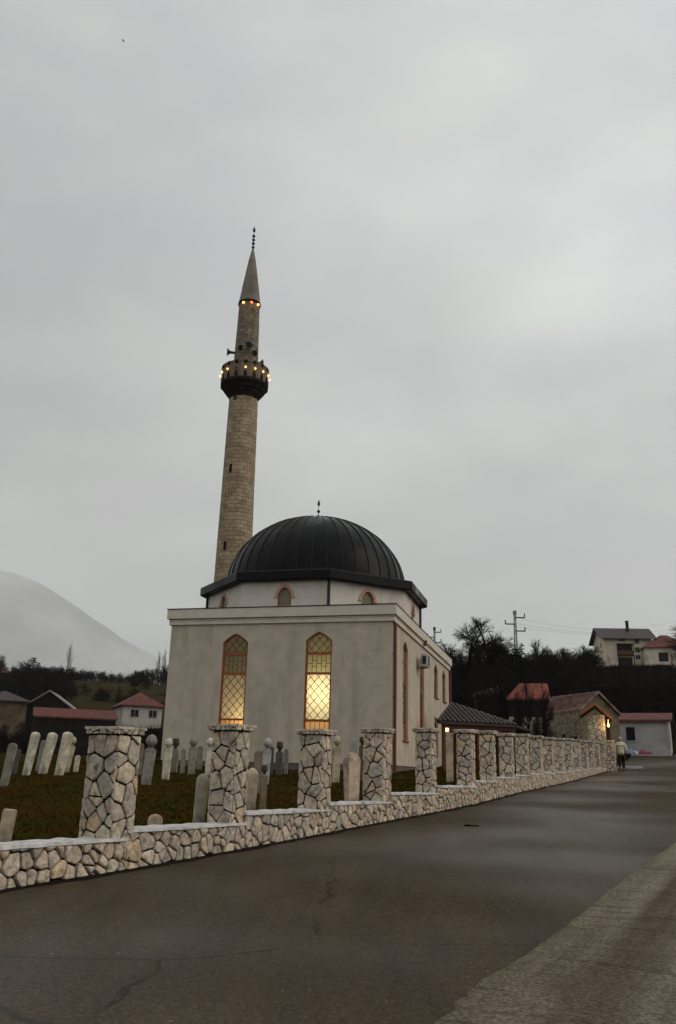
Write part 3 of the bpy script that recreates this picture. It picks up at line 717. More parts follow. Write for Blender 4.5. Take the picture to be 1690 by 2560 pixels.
def big_window(fr, w, inward, barz, panes, lat, uax):
    """panes: list of (z0, z1, material); lat: lattice kind per pane"""
    x0, x1, z0, zs, za = w; g = MB(); inw = Vector(inward)
    arch_ring(g, fr, (x0+.004, x1-.004, z0+.004, zs, za-.006), .085, inward, .10, .20)
    up = Vector((0, 0, 1)); Mx = Matrix((uax, inw, up)).transposed()
    for z, h in barz: g.box(fr((x0+x1)/2, z)+inw*.14, (x1-x0-.16, .09, h), M=Mx)
    g.box(fr((x0+x1)/2, z0-.02)-inw*.03+inw*.08, (x1-x0+.12, .30, .05), M=Mx)
    wo = g.build('window', M['wood_frame'], mosque)
    for (a, b, m) in panes:
        g = MB()
        if b > zs:
            o = [(x0+.05, a), (x1-.05, a)]+arch_poly(x0+.04, x1-.04, a, zs, za-.05)[2:]
            pts = [fr(x, z)+inw*.16 for x, z in o]; g.add(pts, tessellate_polygon([[Vector((x, z, 0)) for x, z in o]]))
        else:
            g.add([fr(x0+.05, a)+inw*.16, fr(x1-.05, a)+inw*.16, fr(x1-.05, b)+inw*.16, fr(x0+.05, b)+inw*.16], [(0, 1, 2, 3)])
        g.build('pane', m, wo)
    g = MB(); r = .014
    def seg(xa, za_, xb, zb_): g.tube(fr(xa, za_)+inw*.145, fr(xb, zb_)+inw*.145, r, n=4)
    xl, xr = x0+.085, x1-.085
    for (a, b, kind) in lat:
        if kind == 'diamond':
            s = (xr-xl)/2.9; hgt = 1.0*s*1.12
            nk = int((b-a)/hgt)+6
            for k in range(-6, nk):
                for sg in (1, -1):
                    # line through (xl, a+k*hgt) rising to the right (or left)
                    pts = []
                    X0, Z0 = (xl, a+k*hgt) if sg > 0 else (xr, a+k*hgt)
                    X1, Z1 = (xr, Z0+(xr-xl)*hgt/s) if sg > 0 else (xl, Z0+(xr-xl)*hgt/s)
                    # clip z to a..b
                    def atz(z): t = (z-Z0)/(Z1-Z0); return X0+(X1-X0)*t
                    top = b
                    if Z1 <= a or Z0 >= top: continue
                    za1 = max(Z0, a); zb1 = min(Z1, top); xa, xb = atz(za1), atz(zb1)
                    if b > zs:   # stay inside the arch
                        xm = (x0+x1)/2
                        def inside(x, z):
                            if z <= zs: return True
                            t = 1-abs(x-xm)/(xm-x0-.06); return z < zs+(za-.08-zs)*(t+.12*math.sin(math.pi*max(0, t)))
                        st = [(xa+(xb-xa)*q/12, za1+(zb1-za1)*q/12) for q in range(13)]
                        for p_, q_ in zip(st, st[1:]):
                            if inside(*p_) and inside(*q_): seg(*p_, *q_)
                    else: seg(xa, za1, xb, zb1)
        else:
            cols = 5; cw = (xr-xl)/cols
            for k in range(1, cols): seg(xl+k*cw, a, xl+k*cw, b)
            for k in range(cols):
                zz = [.28, .72] if k % 2 == 0 else [.5]
                zz = [.33, .66] if k % 2 else [.5]
                if kind == 'short': zz = [.35] if k % 2 else []
                for f in zz: seg(xl+k*cw, a+(b-a)*f, xl+(k+1)*cw, a+(b-a)*f)
    g.build('lattice', M['lead'], wo)
    return wo
for w in fw:
    zt = w[4]
    big_window(fr_front, w, (0, 1, 0), [(5.03, .10), (4.09, .10), (1.93, .09)],
               [(5.03, zt, M['glass_green']), (4.09, 5.03, M['glass_green']), (1.93, 4.09, M['glass_clear']), (w[2]+.05, 1.93, M['glass_orange'])],
               [(5.08, zt, 'diamond'), (4.14, 4.98, 'brick'), (1.97, 4.04, 'diamond'), (w[2]+.08, 1.89, 'short')], Vector((1, 0, 0)))
for q, (frr, inw) in enumerate(((fr_right, (-1, 0, 0)), (fr_left, (1, 0, 0)))):
    for w in (rw if q == 0 else rw[:2]):
        tall = w[2] < 2
        if tall: big_window(frr, w, inw, [(5.03, .10), (4.0, .10), (1.93, .09)], [(w[2]+.05, w[4], M['glass_green'])], [(1.97, 3.95, 'diamond')], Vector((0, 1, 0)))
        else: big_window(frr, w, inw, [(5.2, .08)], [(w[2]+.05, w[4], M['glass_green'])], [(w[2]+.1, 5.15, 'diamond')], Vector((0, 1, 0)))
g = MB(); g.box((-.14, 13.75, 1.77), (.08, 1.49, 2.34)); dr = g.build('side_door', M['wood_frame'], mosque)
g = MB(); g.box((-.095, 13.75, 1.9), (.008, 1.1, 1.7)); g.build('pane', M['pane_dark'], dr)
# pipes
g = MB(); g.tube((.10, .12, -.3), (.10, .12, 6.38), .075, n=12); g.tube((.10, .12, 6.38), (.02, .10, 6.50), .075, n=12)
for z in (1, 3, 5): g.box((.06, .12, z), (.14, .18, .04))
g.build('downpipe', M['pipe_brown'], mosque)
g = MB(); g.tube((.10, MD-.12, -.3), (.10, MD-.12, 6.5), .075, n=12); g.build('downpipe', M['pipe_brown'], mosque)
g = MB(); g.tube((.24, 8.4, 6.66), (.24, 8.4, 6.86), .06, n=8); g.box((.2, 8.4, 6.62), (.12, .3, .12)); g.build('gutter_outlet', M['pipe_brown'], mosque)
# air conditioner on the side wall
M['ac'] = mat('ac_casing', (.42, .40, .36), .5, .08, 3, 0)
g = MB(); g.box((.42, 7.05, 5.52), (.34, .95, .66)); g.box((.2, 6.7, 5.17), (.42, .04, .04), mi=1); g.box((.2, 7.4, 5.17), (.42, .04, .04), mi=1)
ac = g.build('air_conditioner', [M['ac'], M['metal_pipe']], mosque, bevel=.015)
for c_, d_ in (((.42, 6.57, 5.52), (.20, .006, .42)), ((.594, 7.15, 5.52), (.006, .52, .52))):
    g = MB(); g.box(c_, d_); g.build('grille', M['metal_pipe'], ac)
# lamps inside
def lamp_light(name, loc, parent, e, col, rad=.12):
    l_ = bpy.data.lights.new(name, 'POINT'); l_.energy = e; l_.color = col; l_.shadow_soft_size = rad
    o = bpy.data.objects.new(name, l_); COL.objects.link(o); o.location = loc
    if parent: o.parent = parent
    return o
lamp_light('hanging_lamp', (-3.45, 1.35, 3.2), mosque, 118, (1, .86, .54), .25)
lamp_light('hanging_lamp', (-7.0, 1.2, 1.7), mosque, 72, (1, .74, .38), .25)
lamp_light('hanging_lamp', (-5.5, 8, 4), mosque, 60, (1, .75, .42), .25)
g = MB(); g.box((-MW/2, MD/2, .08), (MW-.6, MD-.6, .05)); g.build('floor', M['wood_brown'], mosque)

# ------------------------------------------------------------------ minaret
MK = 1.12
def mz(z): return EYE+(z-EYE)*MK
mp_ = Vector((-6.04*MK, 48.6*MK, 0)); gz = ground_z(mp_.x, mp_.y)
mina = empty('minaret', (mp_.x, mp_.y, 0), 0, 'tall slender stone minaret with a lamp-ringed balcony and conical top', 'minaret')
def ashlar(name, col, bw=.42, bh=.24, mortar=(.10, .085, .06), var=.35):
    m = bpy.data.materials.new(name); m.use_nodes = True; n = m.node_tree.nodes; l = m.node_tree.links; B = n['Principled BSDF']; B.inputs['Roughness'].default_value = .9; B.inputs['Specular IOR Level'].default_value = .25
    tc = n.new('ShaderNodeTexCoord'); br = n.new('ShaderNodeTexBrick'); l.new(tc.outputs['UV'], br.inputs['Vector'])
    br.inputs['Color1'].default_value = (*[c*(1+var) for c in col], 1); br.inputs['Color2'].default_value = (*[c*(1-var) for c in col], 1); br.inputs['Mortar'].default_value = (*mortar, 1)
    br.inputs['Scale'].default_value = 1; br.inputs['Mortar Size'].default_value = .02; br.inputs['Mortar Smooth'].default_value = .4; br.inputs['Brick Width'].default_value = bw; br.inputs['Row Height'].default_value = bh; br.inputs['Bias'].default_value = 0
    x = n.new('ShaderNodeTexNoise'); x.inputs['Scale'].default_value = 1.3; x.inputs['Detail'].default_value = 8; x.inputs['Roughness'].default_value = .7; l.new(tc.outputs['Object'], x.inputs['Vector'])
    r = n.new('ShaderNodeValToRGB'); e = r.color_ramp.elements; e[0].position = .35; e[1].position = .62; e[0].color = (.62, .60, .58, 1); e[1].color = (1.12, 1.1, 1.05, 1); l.new(x.outputs[0], r.inputs[0])
    mx = n.new('ShaderNodeMix'); mx.data_type = 'RGBA'; mx.blend_type = 'MULTIPLY'; mx.inputs[0].default_value = 1; l.new(br.outputs['Color'], mx.inputs[6]); l.new(r.outputs[0], mx.inputs[7]); l.new(mx.outputs[2], B.inputs['Base Color'])
    bp = n.new('ShaderNodeBump'); bp.inputs['Strength'].default_value = .8; bp.inputs['Distance'].default_value = .03; bp.invert = True; l.new(br.outputs['Fac'], bp.inputs['Height']); l.new(bp.outputs[0], B.inputs['Normal'])
    return m
M['ashlar'] = ashlar('ashlar', (.37, .29, .195), .5, .27, (.17, .135, .09), .20); M['ashlar_dark'] = ashlar('ashlar_dark', (.23, .19, .14), .45, .24, (.08, .065, .05), .28)
M['dark_stone'] = mat('near_black_stone', (.022, .018, .016), .95, .4, 3, .3)  # near-black for a sooty corbel; underside, niche and slit shade put in colour
def shaft(name, prof, n, m, parent, ph=0.0):
    g = MB(); g.uv = []; vs = []
    for r, z in prof:
        for k in range(n+1):
            an = ph+2*math.pi*k/n; vs.append((r*math.cos(an), r*math.sin(an), z)); g.uv.append((k/n*2*math.pi*1.1, z))
    g.add(vs, [(j*(n+1)+k, j*(n+1)+k+1, (j+1)*(n+1)+k+1, (j+1)*(n+1)+k) for j in range(len(prof)-1) for k in range(n)])
    return g.build(name, m, parent)
def rz(r): return r*MK
shaft('shaft', [(rz(1.62), gz-.5), (rz(1.62), mz(5.2)), (rz(1.12), mz(7.0)), (rz(1.045), mz(13.34)), (rz(.98), mz(17.3)), (rz(.925), mz(21.5)), (rz(.885), mz(23.9))], 12, M['ashlar'], mina, ph=R(8))
shaft('upper_shaft', [(rz(.77), mz(24.4)), (rz(.76), mz(26.2)), (rz(.66), mz(30.0)), (rz(.66), mz(30.3))], 16, M['ashlar_dark'], mina, ph=R(8))
NB = 16; PHB = R(-90+7-360/NB/2)
g = MB(); prof = [(.89, 23.55), (.93, 23.68), (1.0, 23.78), (1.1, 23.88), (1.12, 23.98), (1.25, 24.08), (1.3, 24.2), (1.38, 24.28), (1.45, 24.36), (1.50, 24.40), (1.50, 24.56), (1.40, 24.60), (.7, 24.60)]
g.lathe([(rz(r), mz(z)) for r, z in prof], NB, ph=PHB, cap=False); cb = g.build('corbel', M['dark_stone'], mina)
g = MB(); prof = [(1.395, 24.58), (1.43, 24.6), (1.46, 25.52), (1.50, 25.56), (1.50, 25.64), (1.36, 25.64), (1.34, 24.6)]
g.lathe([(rz(r), mz(z)) for r, z in prof], NB, ph=PHB, cap=False); bal = g.build('balcony_parapet', M['ashlar_dark2'] if 'ashlar_dark2' in M else mat('balcony_stone', (.20, .155, .115), .9, .3, 5, .4, 20, stretch=(3, 3, 1)), mina)
for k in range(NB):
    an = R(-90+7+k*360/NB); d = Vector((math.cos(an), math.sin(an), 0)); t = Vector((-d.y, d.x, 0)); up = Vector((0, 0, 1))
    for (zc, h, wd, flip) in ((24.56, .46, .20, 1), (25.66, .26, .24, -1)):
        rr = rz(1.46*math.cos(math.pi/NB))+.02; z = mz(zc); w_ = wd*MK/2; h_ = h*MK*flip; g = MB()
        pts = [d*rr+t*(-w_)+up*z, d*rr+t*w_+up*z, d*rr+t*w_*.9+up*(z+h_*.55), d*rr+up*(z+h_), d*rr-t*w_*.9+up*(z+h_*.55)]
        g.prism([p-d*.08 for p in pts], d*.11); g.build('niche_relief', M['dark_stone'], bal)  # raised near-black shapes with the niche shade put into their colour
M['bulb'] = emis('bulb_glow', (1, .50, .13), 2.3, (1, .8, .5)); M['bulb_red'] = emis('bulb_red', (1, .12, .03), 5, (1, .3, .2)); M['bulb_orange'] = emis('bulb_orange', (1, .45, .08), 8, (1, .6, .3))
M['bulb_off'] = mat('bulb_off', (.02, .02, .02), .4)
for k in range(NB):
    an = R(-90+7+k*360/NB); d = Vector((math.cos(an), math.sin(an), 0)); rr = rz(1.45*math.cos(math.pi/NB))+.14; z = mz(25.12)
    g = MB(); g.tube(d*(rr-.15)+Vector((0, 0, z+.02)), d*(rr-.02)+Vector((0, 0, z)), .03, n=8)
    bk = g.build('lamp_bracket', M['metal_pipe'], mina)
    g = MB(); n = 10
    g.lathe([(.01, -.072), (.05, -.055), (.072, 0), (.05, .055), (.01, .072)], n, (d*rr)+Vector((0, 0, z)), cap=False)
    g.build('bulb', M['bulb_off'] if k == NB-1 else M['bulb'], bk, smooth=True)
for k, (a, m) in enumerate(((-26, 'bulb_orange'), (17, 'bulb_red'), (56, 'bulb_orange'), (150, 'bulb_orange'))):
    an = R(-90+a); d = Vector((math.cos(an), math.sin(an), 0)); rr = rz(.66)+.08; z = mz(30.08)
    g = MB(); g.lathe([(.01, -.07), (.05, -.05), (.07, 0), (.05, .05), (.01, .07)], 10, (d*rr)+Vector((0, 0, z)), cap=False)
    g.build('bulb', M[m], mina, smooth=True)
# spire
M['spire'] = mat('spire_sheet', (.20, .17, .14), .75, .3, 1.2, .3, 12, dirt=((.10, .08, .06), .9, .5, .8, (2, 2, .4)))
g = MB(); g.lathe([(rz(r), mz(z)) for r, z in ((.60, 30.22), (.73, 30.22), (.73, 30.34), (.70, 30.36))], 16, cap=False); g.build('spire_ring', M['dark_stone'], mina)
g = MB(); g.lathe([(rz(.70), mz(30.36)), (rz(.545), mz(31.45)), (rz(.55), mz(31.47)), (rz(.40), mz(32.45)), (rz(.405), mz(32.47)), (rz(.26), mz(33.4)), (rz(.265), mz(33.42)), (rz(.07), mz(34.4))], 12, cap=False, ph=R(8)); g.build('spire', M['spire'], mina)
finial(mina, (0, 0), mz(34.4), 4, .125, .32, .62)
for (z, x0) in ((23.54, -.42), (18.8, -.42), (14.0, -.45)):
    r = lerp_tab(z, [(13.3, 1.045), (17.3, .98), (21.5, .925), (23.9, .885)]); an = math.asin(x0/r*.98); d = Vector((math.sin(an), -math.cos(an), 0)); t = Vector((d.y, -d.x, 0))
    g = MB(); c = d*(rz(r)-.055)+Vector((0, 0, mz(z))); g.box(c, (.2, .14, .62), M=Matrix((t, d, Vector((0, 0, 1)))).transposed()); g.build('slit_window', M['dark_stone'], mina)
def horn(a, z, s, el=0):
    an = R(-90+a); d = Vector((math.cos(an), math.sin(an), 0)); r = rz(.75); g = MB(); o = d*r+Vector((0, 0, mz(z)))
    prev = None; pts = [(0, .05), (.15, .07), (.3, .11), (.42, .2), (.5, .3)]
    for (l0, r0), (l1, r1) in zip(pts, pts[1:]): g.tube(o+d*l0*s, o+d*l1*s, r0*s, r1*s, 14, cap=False)
    g.tube(o-d*.1, o+d*.2*s, .09*s, n=10); g.tube(o+d*.2*s, o+d*.46*s, .03, .05*s, n=8)
    g.build('loudspeaker', M['horn'], mina)
M['horn'] = mat('horn_grey', (.05, .055, .06), .5, .2, 3, 0)
horn(-80, 26.78, 1.05); horn(12, 26.8, .95); horn(78, 26.1, .8); horn(190, 26.6, 1)
g = MB()
for a in (-22, 48):
    an = R(-90+a); d = Vector((math.cos(an), math.sin(an), 0)); g.box(d*rz(.77)+Vector((0, 0, mz(26.85 if a < 0 else 26.6))), (.26, .26, .3), rz=an)
g.build('dark_box', M['dark_stone'], mina)  # plain near-black boxes on the upper shaft

# ------------------------------------------------------------------ gravestones
def grave(px, ytop, ybase, wpx, kind, tone, label, lean=0., face=None, hid=0, Y=None, grp='gravestones in the graveyard'):
    p = on_ground(px, ybase) if Y is None else at(px, ybase, Y)
    Y_ = p.y; sc = Y_/FPX*math.cos(PITCH)*1.02
    zt = at(px, ytop, Y_).z; z0 = ground_z(p.x, p.y); h = zt-z0; w = wpx*Y_/FPX
    rz_ = face if face is not None else rnd.uniform(-.35, .35)
    o = empty('gravestone', (p.x, p.y, z0-.06), rz_, label, 'gravestone', grp); o.rotation_euler = (rnd.uniform(-.03, .03), lean, rz_)
    g = MB(); h += .06
    d = w*.8 if kind in ('square', 'round') else w*.62
    def taper(sec, n4=4):
        vs = []; 
        for (ww, dd, z) in sec:
            vs += [(-ww/2, -dd/2, z), (ww/2, -dd/2, z), (ww/2, dd/2, z), (-ww/2, dd/2, z)]
        m = len(sec); fs = [(j*4+k, j*4+(k+1) % 4, (j+1)*4+(k+1) % 4, (j+1)*4+k) for j in range(m-1) for k in range(4)]+[(3, 2, 1, 0), tuple((m-1)*4+k for k in range(4))]
        g.add(vs, fs, 0, tone)
    bw = .80; part = None
    if kind == 'square':
        taper([(w*bw, d*bw, 0), (w, d, h-w*.55), (w*.96, d*.96, h-w*.42), (w*.62, d*.62, h-w*.14), (w*.12, d*.12, h)])
    elif kind == 'round':
        n = 14; prof = [(w*.40, 0), (w*.5, h-w*.4), (w*.46, h-w*.2), (w*.3, h-w*.06), (w*.04, h)]
        b = MB(); b.lathe(prof, n, cap=True); g.add(b.v, b.f, 0, tone)
    elif kind == 'slab':
        taper([(w*bw, d*.6, 0), (w, d*.6, h-w*.5), (w*.9, d*.6, h-w*.22), (w*.55, d*.5, h-w*.06), (w*.1, d*.3, h)])
    elif kind == 'flat':
        taper([(w*.9, d, 0), (w, d, h-.05), (w*.97, d*.97, h-.015), (w*.9, d*.9, h)])
    elif kind == 'capped':
        taper([(w*.9, d, 0), (w*.95, d, h-.22), (w, d, h-.22), (w, d, h-.17), (w*.93, d*.93, h-.17), (w*.93, d*.93, h-.06), (w*1.04, d*1.04, h-.06), (w*1.04, d*1.04, h)])
    elif kind == 'turban':
        hb = h-w*1.25
        taper([(w*bw, d*.7, 0), (w, d*.75, hb-w*.1), (w*.85, d*.7, hb), (w*.45, w*.45, hb+w*.15)])
        part = MB(); part.lathe([(w*.24, hb+w*.12), (w*.25, hb+w*.3), (w*.43, hb+w*.42), (w*.50, hb+w*.62), (w*.47, hb+w*.82), (w*.40, hb+w*.95), (w*.30, hb+w*1.12), (w*.03, h)], 14)
    elif kind == 'block':                   # fez-like block on a neck
        hb = h-w*1.35
        taper([(w*bw, d*.7, 0), (w, d*.75, hb-w*.1), (w*.7, d*.6, hb), (w*.4, w*.4, hb+w*.15)])
        part = MB(); part.lathe([(w*.22, hb+w*.1), (w*.22, hb+w*.4), (w*.46, hb+w*.5), (w*.42, h-.02), (w*.36, h)], 12)
    bo = g.build('gravestone_body', M['grave'], o, bevel=min(.02, w*.06) if kind != 'round' else 0, smooth=False)
    if part:
        part.c = [tone]*len(part.v) if kind == 'turban' and tone[0] < 1.25 else [(1.55, 1.55, 1.5)]*len(part.v) if kind == 'turban' else [(.18, .17, .17)]*len(part.v)
        part.build('carved_turban' if kind == 'turban' else 'carved_fez', M['grave'], o, smooth=True)
    return o
WH = (1.45, 1.42, 1.32); GR = (.62, .62, .62); DK = (.26, .24, .24); BG = (1.1, 1.0, .84); PK = (1.18, 1.0, .88); BL = (.95, 1.02, 1.1); BR = (.55, .48, .42)
grave(8, 1856, 1966, 22, 'slab', GR, 'grey pointed gravestone at the far left, behind the low wall', .12)
grave(64, 1828, 1938, 23, 'round', WH, 'white rounded column gravestone, leftmost of the leaning white row', .16)
grave(105, 1829, 1935, 25, 'round', WH, 'white rounded column gravestone, second from the left in the leaning row', .16)
grave(146, 1828, 1938, 26, 'round', WH, 'white rounded column gravestone, third from the left in the leaning row', .13)
grave(163, 1840, 1932, 18, 'turban', BG, 'short gravestone with a small knob, rightmost of the leaning white row', .12)
grave(7, 2022, 2112, 30, 'flat', BG, 'beige flat-topped gravestone cut by the left edge above the low wall', .08)
grave(94, 1850, 1930, 15, 'slab', GR, 'narrow grey gravestone in the gap left of the second leaning white column', .1)
grave(188, 1888, 1931, 13, 'slab', WH, 'tiny white gravestone right of the leaning row', .05)
grave(34, 1872, 1936, 14, 'slab', DK, 'small dark gravestone left of the leaning white row', .08)
grave(346, 1858, 1940, 14, 'slab', BR, 'slim brown gravestone hard against the right of the first tall pillar')
grave(455, 1872, 1934, 12, 'slab', GR, 'thin grey gravestone left of the grey turbaned one')
grave(714, 1872, 1936, 11, 'slab', GR, 'thin grey gravestone right of the halfway dark fez stone')
grave(922, 1862, 1950, 12, 'slab', BG, 'thin beige gravestone behind the left of the fourth pillar')
grave(386, 2035, 2074, 34, 'slab', PK, 'low pinkish stub of a gravestone just right of the first tall pillar')
grave(364, 1835, 1962, 28, 'turban', GR, 'grey turban-topped gravestone close to the right of the first tall pillar', .05)
grave(413, 1845, 1950, 20, 'turban', WH, 'slim white gravestone with a round white turban before the left building corner', .03)
grave(434, 1846, 1932, 19, 'block', BR, 'dark gravestone with a black fez beside the slim white one', 0)
grave(478, 1843, 1937, 20, 'turban', GR, 'grey turbaned gravestone left of the second tall pillar')
grave(497, 1865, 1925, 14, 'slab', BR, 'short brown gravestone touching the grey turbaned one')
grave(521, 1844, 1940, 20, 'turban', WH, 'pale gravestone with a white tip peeking left of the second tall pillar')
grave(494, 1933, 2066, 29, 'square', (.9, .88, .78), 'thick mossy gravestone with a blunt pyramid top near the low wall, left of second pillar', .05, face=.35)
grave(524, 2006, 2072, 14, 'slab', BG, 'small beige stone leaning on the left foot of the second tall pillar', .02)
grave(642, 1876, 1984, 21, 'slab', BR, 'brown arch-topped gravestone right of the second pillar')
grave(662, 1844, 1962, 22, 'turban', BL, 'tall bluish-white turbaned gravestone between the second and third pillars', .02)
grave(656, 1912, 2024, 17, 'block', BR, 'dark gravestone with a black fez, in front of the bluish-white one')
grave(676, 1866, 1934, 13, 'slab', DK, 'narrow dark gravestone right behind the bluish-white one')
grave(697, 1854, 1938, 18, 'block', DK, 'dark gravestone with a black fez halfway between second and third pillars')
grave(626, 1919, 2027, 28, 'square', BG, 'pale beige gravestone against the right flank of the second pillar')
grave(838, 1839, 1958, 21, 'turban', BG, 'beige gravestone with a carved turban close right of the third pillar', .03)
grave(883, 1846, 1960, 17, 'slab', BL, 'bluish pointed gravestone behind the thick pink one')
grave(879, 1880, 2018, 34, 'square', PK, 'thick pinkish square gravestone with two faces showing between third and fourth pillars', .0, face=.55)
grave(904, 1842, 1953, 15, 'block', DK, 'dark gravestone with a black fez touching the left of the fourth pillar')
grave(1009, 1860, 1924, 9, 'slab', DK, 'thin dark gravestone leaning left in front of the side wall', -.10)
grave(1036, 1859, 1921, 8, 'slab', DK, 'thin dark upright gravestone at the left of the fifth pillar', .03)
grave(1125, 1832, 1956, 18, 'capped', (1.15, 1.02, .78), 'beige gravestone pillar with moulded bands under the wooden shelter eave', 0)

# ------------------------------------------------------------------ grass
nr_ = np.random.RandomState(3)
pts_ = []
for k in range(52000):
    t = nr_.uniform(-26, 26); n_ = -.45-(nr_.rand()**1.5)*24
    q = line_at(t)+Nm*n_
    if q.y < 7: continue
    pts_.append((q.x, q.y))
P = np.array(pts_)
def inside_mosque(x, y):
    dx, dy = x-MO.x, y-MO.y; lx = dx*math.cos(MY)-dy*math.sin(MY); ly = dx*math.sin(MY)+dy*math.cos(MY)
    return -MW-.1 < lx < .1 and -.1 < ly < MD
V = []; F = []; C = []
for (x, y) in P:
    if inside_mosque(x, y): continue
    z = ground_z(x, y)-.01; b = len(V); pn = noise.noise((x*.55, y*.55, 9)); h = nr_.uniform(.02, .055)*(1.3+pn)
    if pn < -.25: h *= .6
    col = np.array((.040, .038, .006)) if pn+nr_.uniform(-.25, .25) > .05 else np.array((.062, .029, .006))
    col = col*nr_.uniform(.5, 1.3)
    for j in range(3):
        a = nr_.uniform(0, 6.28); w_ = nr_.uniform(.008, .018)*(1+max(0, y-14)*.04); dx, dy = math.cos(a)*w_, math.sin(a)*w_; ox, oy = nr_.uniform(-.03, .03, 2); lx, ly = nr_.uniform(-.045, .045, 2)
        b = len(V); V += [(x+ox-dx, y+oy-dy, z), (x+ox+dx, y+oy+dy, z), (x+ox+lx, y+oy+ly, z+h)]; F.append((b, b+1, b+2)); C += [col]*3
M['grass'] = mat('grass', (1, 1, 1), 1., .1, 5, 0, tone=True, spec=.0)
tag(mesh_np('grass', V, F, M['grass'], cols=np.array(C)), 'short brown and green winter grass of the graveyard', 'grass', kind='stuff')

# ------------------------------------------------------------------ trees
def grow(seed, h, spread=.6, levels=5, first=.25, up=.12, nch=(4, 6), thin=.62, r0=None, minr=.012, droop=0.):
    rd = random.Random(seed); segs = []
    def rec(p, d, ln, r, lv):
        n = 3 if lv < 3 else 2; q = p; pts = [(p, r)]
        for k in range(n):
            d = (d+Vector((rd.gauss(0, .12), rd.gauss(0, .12), rd.gauss(0, .08)+up*(.6 if lv > 0 else 0)-droop*lv*.03))).normalized()
            q2 = q+d*(ln/n); r2 = max(minr*.6, r*(1-.30*(k+1)/n)); segs.append((q, q2, pts[-1][1], r2, lv)); q = q2; pts.append((q, r2))
        if lv >= levels: return
        nc = rd.randint(*nch)
        for k in range(nc):
            f = first+(1-first)*(k+rd.random())/nc if lv == 0 else .25+.75*(k+rd.random())/nc
            i = min(n-1, int(f*n)); a, b = pts[i][0], pts[i+1][0]; pp = a.lerp(b, f*n-i)
            an = rd.uniform(0, 2*math.pi); o = d.orthogonal().normalized(); o = Matrix.Rotation(an, 3, d) @ o
            sp = spread*rd.uniform(.7, 1.3)
            dd = (d*math.cos(sp)+o*math.sin(sp)).normalized()
            l2 = ln*rd.uniform(.5, .72)*(1.05-.35*f if lv == 0 else 1)
            rec(pp, dd, l2, max(minr, pts[i][1]*thin*rd.uniform(.7, 1)), lv+1)
        rec(pts[-1][0], d, ln*.55, pts[-1][1]*.8, lv+1)
    rec(Vector((0, 0, 0)), Vector((rd.uniform(-.05, .05), rd.uniform(-.05, .05), 1)), h*.52, r0 or h*.028, 0)
    return segs
def seg_mesh(segs, ns, name, m, parent):
    V = []; F = []
    for (a, b, r0, r1, lv) in segs:
        d = (b-a); 
        if d.length < 1e-5: continue
        d.normalize(); u = d.orthogonal().normalized(); w_ = d.cross(u); b0 = len(V)
        for p, r in ((a, r0), (b, r1)):
            for k in range(ns):
                t = 2*math.pi*k/ns; V.append(p+u*(r*math.cos(t))+w_*(r*math.sin(t)))
        for k in range(ns): F.append((b0+k, b0+(k+1) % ns, b0+ns+(k+1) % ns, b0+ns+k))
    return mesh_np(name, [tuple(v) for v in V], F, m, parent)
protos = {}
def make_proto(key, **kw):
    segs = grow(**kw); top = max(s[1].z for s in segs)
    k = kw['h']/top
    segs = [(a*k, b*k, r0*1., r1*1., lv) for a, b, r0, r1, lv in segs]
    root = empty(key, (0, 0, -500)); 
    seg_mesh([s for s in segs if s[4] <= 1], 6, 'trunk', M['bark'], root); seg_mesh([s for s in segs if s[4] > 1], 3, 'crown', M['twig'], root)
    return root
def conifer(seed, h, w, key='conifer'):
    rd = random.Random(seed); root = empty(key, (0, 0, -500)); g = MB(); g.tube((0, 0, -.5), (0, 0, h), h*.016, .02, 6); g.build('trunk', M['bark'], root)
    V = []; F = []; n = int(h*9)
    for k in range(n):
        f = (k+rd.random())/n; z = h*(.08+.92*f); L_ = w/2*(1-f)**.8*rd.uniform(.6, 1.15)+.15; a = rd.uniform(0, 6.283)
        d = Vector((math.cos(a), math.sin(a), -.25+.3*f)); t = Vector((-d.y, d.x, 0))
        m = int(12+L_*16)
        for j in range(m):
            q = (j+rd.random())/m; c = Vector((0, 0, z))+d*(L_*q)+Vector((0, 0, -.12*q*q*L_)); s = rd.uniform(.16, .42)*(1.1-q*.5); tt = t*rd.choice((-1, 1))
            b0 = len(V); e = c+tt*s*1.3+d*s*.8+Vector((0, 0, rd.uniform(-.25, .05))); V += [tuple(c-d*s*.2), tuple(c+d*s*.35+Vector((0, 0, rd.uniform(-.1, .1)))), tuple(e)]; F.append((b0, b0+1, b0+2))
    mesh_np('crown', V, F, M['needle'], root); return root
protos['oak'] = make_proto('oak', seed=11, h=14, spread=.85, levels=5, nch=(4, 5), up=.05, first=.28, minr=.024)
protos['bare'] = make_proto('bare', seed=23, h=9, spread=.62, levels=4, nch=(5, 7), up=.14, first=.2)
protos['bare2'] = make_proto('bare2', seed=37, h=8, spread=.75, levels=4, nch=(5, 7), up=.08, first=.12)
protos['thicket'] = make_proto('thicket', seed=51, h=6, spread=.9, levels=4, nch=(6, 8), up=.1, first=.02, r0=.1, minr=.018)
protos['poplar'] = make_proto('poplar', seed=71, h=18, spread=.28, levels=3, nch=(6, 8), up=.4, first=.12, r0=.14, minr=.014)
protos['conifer'] = conifer(5, 10, 5); protos['conifer2'] = conifer(9, 8, 5.5)
KIND = {'oak': 'bare_tree', 'bare': 'bare_tree', 'bare2': 'bare_tree', 'thicket': 'shrub', 'poplar': 'poplar_tree', 'conifer': 'conifer_tree', 'conifer2': 'conifer_tree'}
PH = {'oak': 14, 'bare': 9, 'bare2': 8, 'thicket': 6, 'poplar': 18, 'conifer': 10, 'conifer2': 8}
tr_n = 0
